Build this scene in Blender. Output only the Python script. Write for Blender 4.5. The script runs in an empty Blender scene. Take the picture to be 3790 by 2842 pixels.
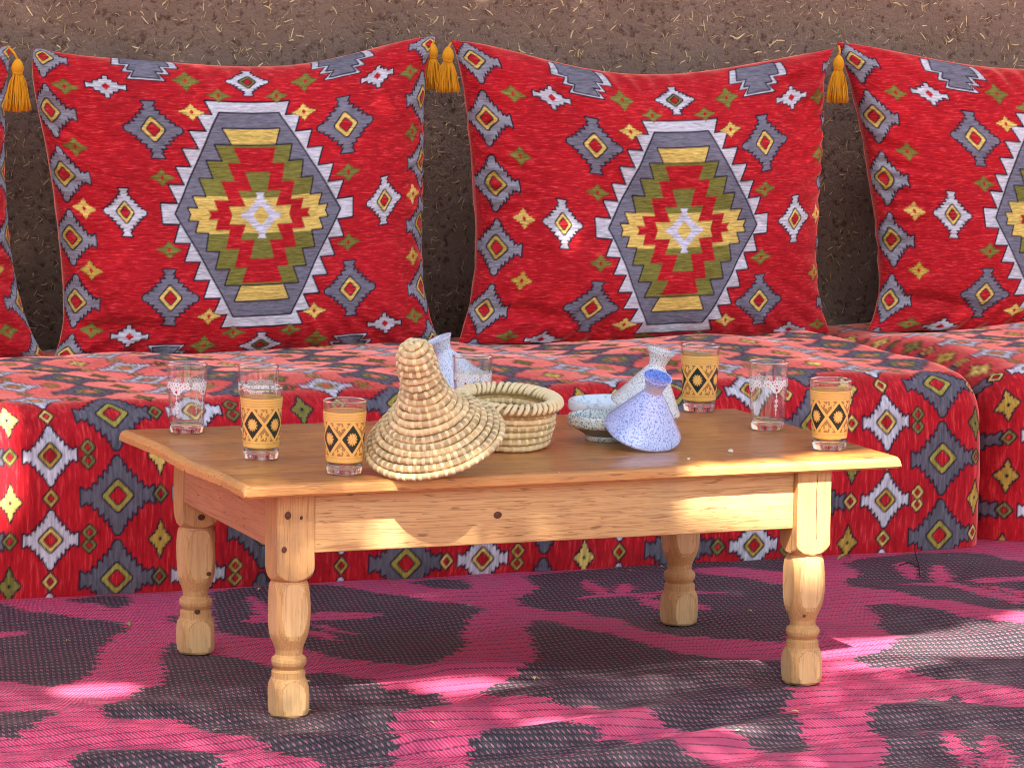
import bpy, math, random
import numpy as np
from mathutils import Matrix, Vector

# ------------------------------------------------------------------ camera, sky, sun, exposure
scene = bpy.context.scene
RNG = np.random.default_rng(7)
random.seed(7)
rad = math.radians

IMG_W, IMG_H, F_PX = 3790.0, 2842.0, 15084.2
CAM = np.array([-1.8466, -5.5288, 1.2480])
YAW, PITCH, ROLL = -0.3767, -0.1292, 0.0156


def cam_axes():
    cy, sy, cp, sp = math.cos(YAW), math.sin(YAW), math.cos(PITCH), math.sin(PITCH)
    f = np.array([-sy * cp, cy * cp, sp]); r = np.array([cy, sy, 0.0]); u = np.cross(r, f)
    c, s = math.cos(ROLL), math.sin(ROLL)
    return c * r + s * u, -s * r + c * u, f


AX_R, AX_U, AX_F = cam_axes()
cam_data = bpy.data.cameras.new('camera')
cam_data.sensor_fit = 'HORIZONTAL'; cam_data.sensor_width = 36.0
cam_data.lens = F_PX / IMG_W * 36.0
cam_data.clip_start = 0.05; cam_data.clip_end = 2000.0
cam = bpy.data.objects.new('camera', cam_data)
scene.collection.objects.link(cam)
cam.matrix_world = Matrix(((AX_R[0], AX_U[0], -AX_F[0], CAM[0]), (AX_R[1], AX_U[1], -AX_F[1], CAM[1]),
                           (AX_R[2], AX_U[2], -AX_F[2], CAM[2]), (0, 0, 0, 1)))
scene.camera = cam

SUN_L = np.array([0.045, 0.247, -0.345]); SUN_L = SUN_L / np.linalg.norm(SUN_L)   # way the light travels
SUN_EL = math.asin(-SUN_L[2]); SUN_AZ = math.atan2(-SUN_L[0], -SUN_L[1])
world = bpy.data.worlds.new('World'); scene.world = world; world.use_nodes = True
wn = world.node_tree; wn.nodes.clear()
sky_node = wn.nodes.new('ShaderNodeTexSky'); sky_node.sky_type = 'NISHITA'; sky_node.sun_disc = False
sky_node.sun_elevation = SUN_EL; sky_node.sun_rotation = SUN_AZ
sky_node.air_density = 1.0; sky_node.dust_density = 3.0; sky_node.ozone_density = 0.6
bg = wn.nodes.new('ShaderNodeBackground'); bg.inputs['Strength'].default_value = 0.072
wo = wn.nodes.new('ShaderNodeOutputWorld')
wn.links.new(sky_node.outputs[0], bg.inputs[0]); wn.links.new(bg.outputs[0], wo.inputs[0])

sun_data = bpy.data.lights.new('sun', 'SUN'); sun_data.energy = 5.0; sun_data.angle = rad(0.53)
sun_data.color = (1.0, 0.93, 0.82)
sun = bpy.data.objects.new('sun', sun_data); scene.collection.objects.link(sun)
sun.rotation_euler = Vector(SUN_L).to_track_quat('-Z', 'Y').to_euler(); sun.location = (0, -6, 9)

vs = scene.view_settings
vs.view_transform = 'Standard'; vs.look = 'None'; vs.gamma = 1.0; vs.use_curve_mapping = False
vs.exposure = 2.34
scene.cycles.max_bounces = 10; scene.cycles.transmission_bounces = 10; scene.cycles.transparent_max_bounces = 16
scene.cycles.diffuse_bounces = 3; scene.cycles.glossy_bounces = 3
scene.cycles.caustics_reflective = False; scene.cycles.caustics_refractive = False
scene.cycles.sample_clamp_indirect = 6.0; scene.cycles.filter_width = 1.0
scene.cycles.use_adaptive_sampling = True; scene.cycles.adaptive_threshold = 0.025; scene.cycles.adaptive_min_samples = 12

# ------------------------------------------------------------------ helpers
COL = scene.collection
V2N = IMG_W / 2212.0


def ray(x, y):                      # x, y measured on the photograph at 2212 px width
    x, y = x * V2N, y * V2N
    return AX_F + AX_R * ((x - IMG_W / 2) / F_PX) + AX_U * ((IMG_H / 2 - y) / F_PX)


def on_z(x, y, z=0.0):
    d = ray(x, y); return CAM + d * ((z - CAM[2]) / d[2])


def on_y(x, y, yy):
    d = ray(x, y); return CAM + d * ((yy - CAM[1]) / d[1])


def lin(r, g, b):
    f = lambda c: (c / 255 / 12.92) if c / 255 <= 0.04045 else ((c / 255 + 0.055) / 1.055) ** 2.4
    return (f(r), f(g), f(b))


def new_mesh(name, verts, faces, smooth=True, cols=None, attr='pattern', mats=()):
    verts = np.asarray(verts, dtype=np.float32).reshape(-1, 3)
    me = bpy.data.meshes.new(name)
    if isinstance(faces, np.ndarray):
        n, k = faces.shape
        me.vertices.add(len(verts)); me.vertices.foreach_set('co', verts.ravel())
        me.loops.add(n * k); me.loops.foreach_set('vertex_index', faces.astype(np.int32).ravel())
        me.polygons.add(n)
        me.polygons.foreach_set('loop_start', np.arange(0, n * k, k, dtype=np.int32))
        me.polygons.foreach_set('loop_total', np.full(n, k, dtype=np.int32))
        me.update(calc_edges=True)
    else:
        me.from_pydata(verts.tolist(), [], faces); me.update()
    if smooth:
        me.polygons.foreach_set('use_smooth', np.ones(len(me.polygons), dtype=bool))
    if cols is not None:
        cols = np.asarray(cols, dtype=np.float32)
        if cols.shape[-1] == 3:
            cols = np.concatenate([cols, np.ones(cols.shape[:-1] + (1,), np.float32)], -1)
        at = me.color_attributes.new(attr, 'FLOAT_COLOR', 'POINT')
        at.data.foreach_set('color', cols.reshape(-1, 4).ravel())
    for m in mats:
        me.materials.append(m)
    return me


def obj(name, me, parent=None, loc=(0, 0, 0), rot=None):
    o = bpy.data.objects.new(name, me); COL.objects.link(o)
    o.location = loc
    if rot is not None:
        o.rotation_euler = rot
    if parent is not None:
        o.parent = parent
    return o


def tag(o, label=None, cat=None, group=None, kind=None):
    if label: o['label'] = label
    if cat: o['category'] = cat
    if group: o['group'] = group
    if kind: o['kind'] = kind
    return o


def empty(name, loc=(0, 0, 0), rot=None):
    o = bpy.data.objects.new(name, None); COL.objects.link(o); o.location = loc; o.empty_display_size = 0.05
    if rot is not None:
        o.rotation_euler = rot
    return o


def grid_faces(h, w, wrap=False):
    i = np.arange(h - 1)[:, None]; j = np.arange(w if wrap else w - 1)[None, :]
    j2 = (j + 1) % w
    return np.stack([i * w + j, i * w + j2, (i + 1) * w + j2, (i + 1) * w + j], -1).reshape(-1, 4)


class Soup:
    def __init__(self): self.v = []; self.f = []; self.c = []; self.n = 0

    def add(self, verts, faces, col=None):
        verts = np.asarray(verts, float).reshape(-1, 3)
        self.v.append(verts)
        self.f.extend([[i + self.n for i in f] for f in faces])
        if col is not None:
            self.c.append(np.tile(np.array(col, float), (len(verts), 1)))
        self.n += len(verts)

    def mesh(self, name, mats, smooth=True, attr='pattern'):
        return new_mesh(name, np.concatenate(self.v), self.f, smooth, np.concatenate(self.c) if self.c else None, attr, mats)


def lathe_arrays(profile, n=48, closed=False):
    pr = np.asarray(profile, float); a = np.linspace(0, 2 * np.pi, n, endpoint=False)
    v = np.stack([pr[:, 0:1] * np.cos(a), pr[:, 0:1] * np.sin(a), np.repeat(pr[:, 1:2], n, 1)], -1)
    f = grid_faces(len(pr), n, True)
    if closed:
        i = len(pr) - 1; j = np.arange(n); j2 = (j + 1) % n
        f = np.concatenate([f, np.stack([i * n + j, i * n + j2, j2, j], -1)])
    return v.reshape(-1, 3), f


def lathe(name, profile, mat, n=48, closed=False, smooth=True):
    v, f = lathe_arrays(profile, n, closed)
    return new_mesh(name, v, f, smooth, mats=(mat,))


def tube(path, radius, k=6, closed=False):
    P = np.asarray(path, float); m = len(P)
    if closed:
        T = np.roll(P, -1, 0) - np.roll(P, 1, 0)
    else:
        T = np.gradient(P, axis=0)
    T /= np.linalg.norm(T, axis=1)[:, None] + 1e-12
    up = np.array([0, 0, 1.0]) if abs(T[:, 2]).mean() < 0.8 else np.array([1.0, 0, 0])
    B = np.cross(T, up); B /= np.linalg.norm(B, axis=1)[:, None] + 1e-12
    Nn = np.cross(B, T)
    a = np.linspace(0, 2 * np.pi, k, endpoint=False)
    rr = np.broadcast_to(np.asarray(radius, float), (m,))[:, None, None]
    v = P[:, None, :] + rr * (np.cos(a)[None, :, None] * B[:, None, :] + np.sin(a)[None, :, None] * Nn[:, None, :])
    f = []
    for i in range(m if closed else m - 1):
        i2 = (i + 1) % m
        for j in range(k):
            j2 = (j + 1) % k
            f.append([i * k + j, i * k + j2, i2 * k + j2, i2 * k + j])
    if not closed:
        f.append(list(range(k))[::-1]); f.append([(m - 1) * k + j for j in range(k)])
    return v.reshape(-1, 3), f


def smooth_noise(x, y, scale, seed, octaves=3):
    """soft value made of a few sines: x, y in metres"""
    rs = np.random.default_rng(seed); out = np.zeros(np.broadcast(x, y).shape); amp = 1.0; fr = 1.0 / scale
    for _ in range(octaves):
        for _k in range(4):
            th = rs.uniform(0, 2 * np.pi); ph = rs.uniform(0, 2 * np.pi); q = fr * rs.uniform(0.7, 1.3) * 2 * np.pi
            out += amp * np.sin((x * math.cos(th) + y * math.sin(th)) * q + ph) * 0.35
        amp *= 0.5; fr *= 2.1
    return out


# ------------------------------------------------------------------ node helpers
class NT:
    def __init__(self, name):
        self.mat = bpy.data.materials.new(name); self.mat.use_nodes = True
        self.t = self.mat.node_tree; self.t.nodes.clear()
        self.out = self.t.nodes.new('ShaderNodeOutputMaterial')

    def node(self, kind, **kw):
        n = self.t.nodes.new(kind)
        for k, v in kw.items():
            setattr(n, k, v)
        return n

    def link(self, a, b): self.t.links.new(a, b)

    def put(self, sock, v):
        if isinstance(v, bpy.types.NodeSocket): self.link(v, sock)
        elif v is not None:
            if sock.type == 'RGBA' and len(v) == 3: v = (*v, 1.0)
            sock.default_value = v

    def m(self, op, a, b=None, c=None, clamp=False):
        n = self.node('ShaderNodeMath', operation=op, use_clamp=clamp)
        self.put(n.inputs[0], a)
        if b is not None: self.put(n.inputs[1], b)
        if c is not None: self.put(n.inputs[2], c)
        return n.outputs[0]

    def mix(self, fac, a, b, blend='MIX'):
        n = self.node('ShaderNodeMix', data_type='RGBA', blend_type=blend)
        self.put(n.inputs['Factor'], fac)
        self.put(n.inputs[6], a); self.put(n.inputs[7], b)
        return n.outputs[2]

    def ramp(self, fac, stops, interp='LINEAR'):
        n = self.node('ShaderNodeValToRGB'); cr = n.color_ramp; cr.interpolation = interp
        while len(cr.elements) < len(stops): cr.elements.new(0.5)
        for e, (p, c) in zip(cr.elements, stops):
            e.position = p; e.color = (*c, 1.0) if len(c) == 3 else c
        self.put(n.inputs[0], fac)
        return n.outputs[0]

    def coords(self, scale=(1, 1, 1), rot=(0, 0, 0), loc=(0, 0, 0), kind='Object'):
        tc = self.node('ShaderNodeTexCoord'); mp = self.node('ShaderNodeMapping')
        mp.inputs['Scale'].default_value = scale; mp.inputs['Rotation'].default_value = rot; mp.inputs['Location'].default_value = loc
        self.link(tc.outputs[kind], mp.inputs[0]); return mp.outputs[0]

    def noise(self, vec, scale=1.0, detail=3.0, rough=0.5, dist=0.0, color=False):
        n = self.node('ShaderNodeTexNoise'); self.put(n.inputs['Vector'], vec)
        n.inputs['Scale'].default_value = scale; n.inputs['Detail'].default_value = detail
        n.inputs['Roughness'].default_value = rough; n.inputs['Distortion'].default_value = dist
        return n.outputs['Color' if color else 'Fac']

    def bump(self, height, strength=0.3, dist=0.002):
        n = self.node('ShaderNodeBump'); n.inputs['Strength'].default_value = strength
        n.inputs['Distance'].default_value = dist; self.put(n.inputs['Height'], height); return n.outputs[0]

    def principled(self, color, rough=0.6, normal=None, **kw):
        n = self.node('ShaderNodeBsdfPrincipled')
        self.put(n.inputs['Base Color'], color); self.put(n.inputs['Roughness'], rough)
        if normal is not None: self.link(normal, n.inputs['Normal'])
        for k, v in kw.items():
            self.put(n.inputs[k.replace('_', ' ')], v)
        return n

    def done(self, shader):
        self.link(shader.outputs[0] if hasattr(shader, 'outputs') else shader, self.out.inputs[0]); return self.mat


def mat_fabric(name, streak=(60, 60, 260), sheen=0.45):
    t = NT(name)
    at = t.node('ShaderNodeAttribute', attribute_name='pattern')
    n1 = t.noise(t.coords(streak), 1.0, 2.0, 0.6)
    n2 = t.noise(t.coords((6, 6, 6)), 1.0, 1.0)
    val = t.m('ADD', t.m('MULTIPLY', n1, 1.5), t.m('MULTIPLY', n2, 0.5))
    val = t.m('ADD', val, 0.02)
    hs = t.node('ShaderNodeHueSaturation'); t.put(hs.inputs['Color'], at.outputs['Color']); t.put(hs.inputs['Value'], val)
    hi = t.m('MULTIPLY', t.m('SUBTRACT', n1, 0.56, clamp=True), 2.0)
    col = t.mix(hi, hs.outputs[0], (0.80, 0.13, 0.12))
    redm = t.node('ShaderNodeSeparateColor'); t.link(at.outputs['Color'], redm.inputs[0])
    isred = t.m('MULTIPLY', t.m('SUBTRACT', redm.outputs[0], t.m('MULTIPLY', redm.outputs[1], 2.0), clamp=True), 2.4, clamp=True)
    col = t.mix(isred, hs.outputs[0], col)
    nb = t.noise(t.coords((900, 900, 900)), 1.0, 0.0)
    h = t.m('ADD', t.m('MULTIPLY', n1, 1.0), t.m('MULTIPLY', nb, 0.35))
    p = t.principled(col, 0.92, t.bump(h, 0.8, 0.004))
    p.inputs['Specular IOR Level'].default_value = 0.15
    sr = t.node('ShaderNodeSeparateColor'); t.link(at.outputs['Color'], sr.inputs[0])
    redness = t.m('MULTIPLY', t.m('SUBTRACT', sr.outputs[0], t.m('MULTIPLY', sr.outputs[1], 2.0), clamp=True), 2.4, clamp=True)
    sh = t.node('ShaderNodeBsdfSheen'); sh.inputs['Roughness'].default_value = 0.32
    t.put(sh.inputs['Color'], t.mix(redness, (0.02, 0.02, 0.02), (0.92 * sheen, 0.40 * sheen, 0.31 * sheen)))
    ad = t.node('ShaderNodeAddShader'); t.link(p.outputs[0], ad.inputs[0]); t.link(sh.outputs[0], ad.inputs[1])
    return t.done(ad)


def mat_plain(name, col, rough=0.7, bump=0.15, scale=300.0, var=0.25, spec=0.3, **kw):
    t = NT(name)
    n = t.noise(t.coords((1, 1, 1)), scale, 3.0); n2 = t.noise(t.coords((1, 1, 1)), scale * 0.12, 2.0)
    f = t.m('ADD', t.m('MULTIPLY', n, var), t.m('MULTIPLY', n2, var)); f = t.m('ADD', f, 1.0 - var)
    hs = t.node('ShaderNodeHueSaturation'); t.put(hs.inputs['Color'], col); t.put(hs.inputs['Value'], f)
    p = t.principled(hs.outputs[0], rough, t.bump(n, bump, 0.001), **kw)
    p.inputs['Specular IOR Level'].default_value = spec
    return t.done(p)


def mat_wood(name, light, dark, grain_axis='x', scale=1.0, rough=0.55, knot=0.55, wear=0.0, spec=0.4, coat=0.0, dash=0.55):
    t = NT(name)
    lo, ac = 1.5 * scale, 60.0 * scale
    sc = {'x': (lo, ac, ac), 'y': (ac, lo, ac), 'z': (ac, ac, lo)}[grain_axis]
    v = t.coords(sc)
    d = t.noise(t.coords((2.2, 2.2, 2.2)), 1.0, 2.0)
    n1 = t.noise(v, 1.0, 4.0, 0.62, 0.6)
    fine = {'x': (14, 620, 620), 'y': (620, 14, 620), 'z': (620, 620, 14)}[grain_axis]
    n2 = t.noise(t.coords(fine), 1.0, 2.0)
    # growth rings: fold the noise into narrow dark lines
    rg = t.m('FRACT', t.m('ADD', t.m('MULTIPLY', n1, 11.0), t.m('MULTIPLY', d, 2.0)))
    rg = t.m('POWER', rg, 4.0)
    f = t.m('ADD', t.m('MULTIPLY', rg, 0.60), t.m('MULTIPLY', n2, 0.40), clamp=True)
    col = t.mix(f, light, dark)
    oi = t.node('ShaderNodeObjectInfo'); hv = t.node('ShaderNodeHueSaturation'); t.put(hv.inputs['Color'], col)
    t.put(hv.inputs['Value'], t.m('ADD', 0.86, t.m('MULTIPLY', oi.outputs['Random'], 0.28))); col = hv.outputs[0]
    # knots
    kv = {'x': (5, 11, 11), 'y': (11, 5, 11), 'z': (11, 11, 5)}[grain_axis]
    vo = t.node('ShaderNodeTexVoronoi'); t.put(vo.inputs['Vector'], t.coords(kv)); vo.inputs['Scale'].default_value = 1.0
    kn = t.m('LESS_THAN', t.m('ADD', vo.outputs['Distance'], t.m('MULTIPLY', n2, 0.05)), 0.105)
    sep = t.node('ShaderNodeSeparateColor'); t.link(vo.outputs['Color'], sep.inputs[0])
    kn = t.m('MULTIPLY', kn, t.m('GREATER_THAN', sep.outputs[0], knot))
    col = t.mix(t.m('MULTIPLY', kn, 0.8), col, (0.085, 0.032, 0.016))
    dv = {'x': (26, 210, 210), 'y': (210, 26, 210), 'z': (210, 210, 26)}[grain_axis]
    ds = t.ramp(t.noise(t.coords(dv), 1.0, 1.0), [(0.66, (0, 0, 0)), (0.72, (1, 1, 1))])
    col = t.mix(t.m('MULTIPLY', ds, dash), col, (0.07, 0.03, 0.015))
    big = t.noise(t.coords((3, 3, 3)), 1.0, 3.0)
    col = t.mix(t.m('MULTIPLY', t.m('SUBTRACT', big, 0.42, clamp=True), 1.1), col, dark)
    if wear:
        w = t.noise(t.coords((9, 9, 9)), 1.0, 4.0, 0.65)
        col = t.mix(t.m('MULTIPLY', t.m('SUBTRACT', w, 0.5, clamp=True), wear * 2.2), col, (0.19, 0.15, 0.12))
    h = t.m('SUBTRACT', t.m('MULTIPLY', n2, 0.4), t.m('MULTIPLY', rg, 0.5))
    p = t.principled(col, t.m('ADD', rough, t.m('MULTIPLY', n2, 0.15)), t.bump(h, 0.35, 0.0012))
    p.inputs['Specular IOR Level'].default_value = spec
    p.inputs['Coat Weight'].default_value = coat; p.inputs['Coat Roughness'].default_value = 0.25
    return t.done(p)


def mat_ceramic(name, base, spot, scale=420.0, thr=0.53, rough=0.22, spot2=None):
    t = NT(name)
    v = t.coords((1, 1, 1))
    n = t.noise(v, scale, 3.0, 0.6, 0.4); n2 = t.noise(v, 18.0, 2.0)
    k = t.ramp(n, [(thr - 0.03, (0, 0, 0)), (thr + 0.03, (1, 1, 1))])
    c = t.mix(k, base, spot)
    if spot2 is not None:
        n3 = t.noise(v, scale * 0.55, 2.0, 0.6, 0.3)
        c = t.mix(t.ramp(n3, [(0.58, (0, 0, 0)), (0.62, (1, 1, 1))]), c, spot2)
    c = t.mix(t.m('MULTIPLY', t.m('SUBTRACT', n2, 0.45, clamp=True), 0.6), c, base)
    p = t.principled(c, rough, t.bump(n, 0.12, 0.0006))
    p.inputs['Coat Weight'].default_value = 0.35; p.inputs['Coat Roughness'].default_value = 0.08
    return t.done(p)


def mat_glass(name, tint=(1, 1, 1), rough=0.015):
    t = NT(name)
    n = t.noise(t.coords((1, 1, 1)), 60.0, 1.0)
    p = t.principled(tint, rough, t.bump(n, 0.05, 0.0006))
    p.inputs['Transmission Weight'].default_value = 1.0; p.inputs['IOR'].default_value = 1.48
    return t.done(p)


def mat_thin_glass(name):
    t = NT(name)
    n = t.noise(t.coords((1, 1, 1)), 45.0, 1.0)
    nb_ = t.bump(n, 0.06, 0.0008); ge = t.node('ShaderNodeNewGeometry')
    dp = t.node('ShaderNodeVectorMath', operation='DOT_PRODUCT'); t.link(nb_, dp.inputs[0]); t.link(ge.outputs['Incoming'], dp.inputs[1])
    cs = t.m('SUBTRACT', 1.0, t.m('ABSOLUTE', dp.outputs['Value']), clamp=True)
    fr = t.m('ADD', 0.05, t.m('MULTIPLY', t.m('POWER', cs, 3.2), 0.80))
    gl = t.node('ShaderNodeBsdfGlossy'); gl.inputs['Roughness'].default_value = 0.03; t.link(nb_, gl.inputs['Normal'])
    tr = t.node('ShaderNodeBsdfTransparent'); tr.inputs[0].default_value = (0.965, 0.97, 0.965, 1)
    ms = t.node('ShaderNodeMixShader'); t.link(fr, ms.inputs[0]); t.link(tr.outputs[0], ms.inputs[1]); t.link(gl.outputs[0], ms.inputs[2])
    return t.done(ms)


def mat_print(name):
    """colour printed on glass: the attribute's alpha says where there is paint"""
    t = NT(name)
    at = t.node('ShaderNodeAttribute', attribute_name='pattern')
    n = t.noise(t.coords((1, 1, 1)), 900.0, 2.0)
    hs = t.node('ShaderNodeHueSaturation'); t.put(hs.inputs['Color'], at.outputs['Color'])
    t.put(hs.inputs['Value'], t.m('ADD', 0.8, t.m('MULTIPLY', n, 0.4)))
    p = t.principled(hs.outputs[0], 0.32)
    tl = t.node('ShaderNodeBsdfTranslucent'); t.put(tl.inputs[0], hs.outputs[0])
    ms = t.node('ShaderNodeMixShader'); ms.inputs[0].default_value = 0.15
    t.link(p.outputs[0], ms.inputs[1]); t.link(tl.outputs[0], ms.inputs[2])
    tr = t.node('ShaderNodeBsdfTransparent')
    m2 = t.node('ShaderNodeMixShader'); t.link(at.outputs['Alpha'], m2.inputs[0])
    t.link(tr.outputs[0], m2.inputs[1]); t.link(ms.outputs[0], m2.inputs[2])
    return t.done(m2)


def mat_straw(name, a, b, dark):
    t = NT(name)
    at = t.node('ShaderNodeAttribute', attribute_name='pattern')
    n = t.noise(t.coords((1, 1, 1)), 260.0, 3.0); n2 = t.noise(t.coords((1, 1, 1)), 45.0, 3.0)
    c = t.mix(n, a, b); c = t.mix(t.m('MULTIPLY', t.m('SUBTRACT', n2, 0.5, clamp=True), 1.6), c, dark)
    c = t.mix(1.0, c, at.outputs['Color'], 'MULTIPLY')
    p = t.principled(c, 0.6, t.bump(n, 0.4, 0.0012)); p.inputs['Specular IOR Level'].default_value = 0.35
    return t.done(p)


# ------------------------------------------------------------------ pattern drawing (woven designs kept on the mesh points)
class Canvas:
    def __init__(self, xs, ys, base, ss=2):
        self.xs = np.asarray(xs, float); self.ys = np.asarray(ys, float)
        self.col = np.tile(np.array(base, np.float32), (len(ys), len(xs), 1))
        self.ss = ss
        self.dx = np.abs(np.gradient(self.xs)); self.dy = np.abs(np.gradient(self.ys))

    def cover(self, poly, width=None):
        poly = np.asarray(poly, float); pad = 0 if width is None else width
        x0, y0 = poly.min(0) - pad; x1, y1 = poly.max(0) + pad
        ix = np.where((self.xs >= x0 - self.dx) & (self.xs <= x1 + self.dx))[0]
        iy = np.where((self.ys >= y0 - self.dy) & (self.ys <= y1 + self.dy))[0]
        if len(ix) == 0 or len(iy) == 0: return None
        sx, sy = slice(ix[0], ix[-1] + 1), slice(iy[0], iy[-1] + 1)
        acc = 0.0; ss = self.ss if width is None else 1
        offs = [((i + 0.5) / ss - 0.5, (j + 0.5) / ss - 0.5) for i in range(ss) for j in range(ss)]
        X0, Y0 = np.meshgrid(self.xs[sx], self.ys[sy]); DX, DY = np.meshgrid(self.dx[sx], self.dy[sy])
        a = poly; b = np.roll(poly, -1, 0)
        for ox, oy in offs:
            X = X0 + ox * DX; Y = Y0 + oy * DY
            if width is None:
                ins = np.zeros(X.shape, bool)
                for (ax, ay), (bx, by) in zip(a, b):
                    if ay == by: continue
                    ins ^= ((ay > Y) != (by > Y)) & (X < (bx - ax) * (Y - ay) / (by - ay) + ax)
                acc = acc + ins
            else:
                d = np.full(X.shape, 1e9)
                for (ax, ay), (bx, by) in zip(a, b):
                    ex, ey = bx - ax, by - ay; L = ex * ex + ey * ey + 1e-12
                    tt = np.clip(((X - ax) * ex + (Y - ay) * ey) / L, 0, 1)
                    d = np.minimum(d, (X - ax - tt * ex) ** 2 + (Y - ay - tt * ey) ** 2)
                acc = acc + np.clip((width - np.sqrt(d)) / (0.5 * (DX + DY)) + 0.5, 0, 1)
        return sx, sy, acc / len(offs)

    def fill(self, poly, color, outline=None, ocol=(0.02, 0.014, 0.03)):
        if outline:
            r = self.cover(poly, outline)
            if r is not None: self._blend(r, ocol)
        r = self.cover(poly)
        if r is not None: self._blend(r, color)

    def line(self, poly, width, color):
        r = self.cover(poly, width)
        if r is not None: self._blend(r, color)

    def _blend(self, r, color):
        sx, sy, k = r; k = k[..., None].astype(np.float32)
        c = np.array(color, np.float32)
        self.col[sy, sx] = self.col[sy, sx] * (1 - k) + c * k


def quad_sym(q):
    """upper right quarter (from the top round to the right), mirrored to a whole outline"""
    q = [tuple(p) for p in q]
    tr = q; br = [(x, -y) for x, y in reversed(q)]; bl = [(-x, -y) for x, y in q]; tl = [(-x, y) for x, y in reversed(q)]
    return np.array(tr + br + bl + tl, float)


DIAMOND = quad_sym([(0.23, 1.0), (0.12, 0.83), (0.21, 0.79), (0.12, 0.68), (0.33, 0.66), (0.27, 0.53), (0.5, 0.50), (0.42, 0.38),
                    (0.64, 0.36), (0.55, 0.25), (0.78, 0.22), (0.73, 0.14), (0.9, 0.13), (1.0, 0.05)])
RING_O = quad_sym([(0.08, 1.0), (0.95, 0.08)])
STAR = quad_sym([(0.0, 1.0), (0.09, 0.8), (0.22, 0.72), (0.2, 0.5), (0.42, 0.46), (0.42, 0.28), (0.68, 0.26), (0.7, 0.14), (0.86, 0.13), (1.0, 0.0)])
CROSSLET = quad_sym([(0.09, 1.0), (0.11, 0.62), (0.3, 0.64), (0.33, 0.4), (0.58, 0.42), (0.6, 0.16), (0.84, 0.16), (1.0, 0.24)])


def at(poly, cx, cy, sx, sy, swap=False):
    p = poly[:, ::-1] if swap else poly
    return p * np.array([sx, sy]) + np.array([cx, cy])


C_RED = (0.47, 0.011, 0.019); C_DARK = (0.018, 0.013, 0.03); C_WHITE = (0.56, 0.54, 0.60); C_GREY = (0.175, 0.168, 0.215)
C_YEL = (0.70, 0.49, 0.13); C_OLIVE = (0.20, 0.185, 0.04); C_GOLD = (0.50, 0.33, 0.06)


def draw_diamond(cv, cx, cy, sx, sy, col, ring, swap=False, ow=0.0, inner=0.40, hatch=None):
    cv.fill(at(DIAMOND, cx, cy, sx, sy, swap), col, ow)
    if hatch:                        # thin thread lines
        dcol, step = hatch
    cv.fill(at(RING_O, cx, cy, sx * inner, sy * (inner + 0.02), swap), ring, ow)
    cv.fill(at(RING_O, cx, cy, sx * inner * 0.52, sy * inner * 0.55, swap), C_RED, ow * 0.8)


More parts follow.
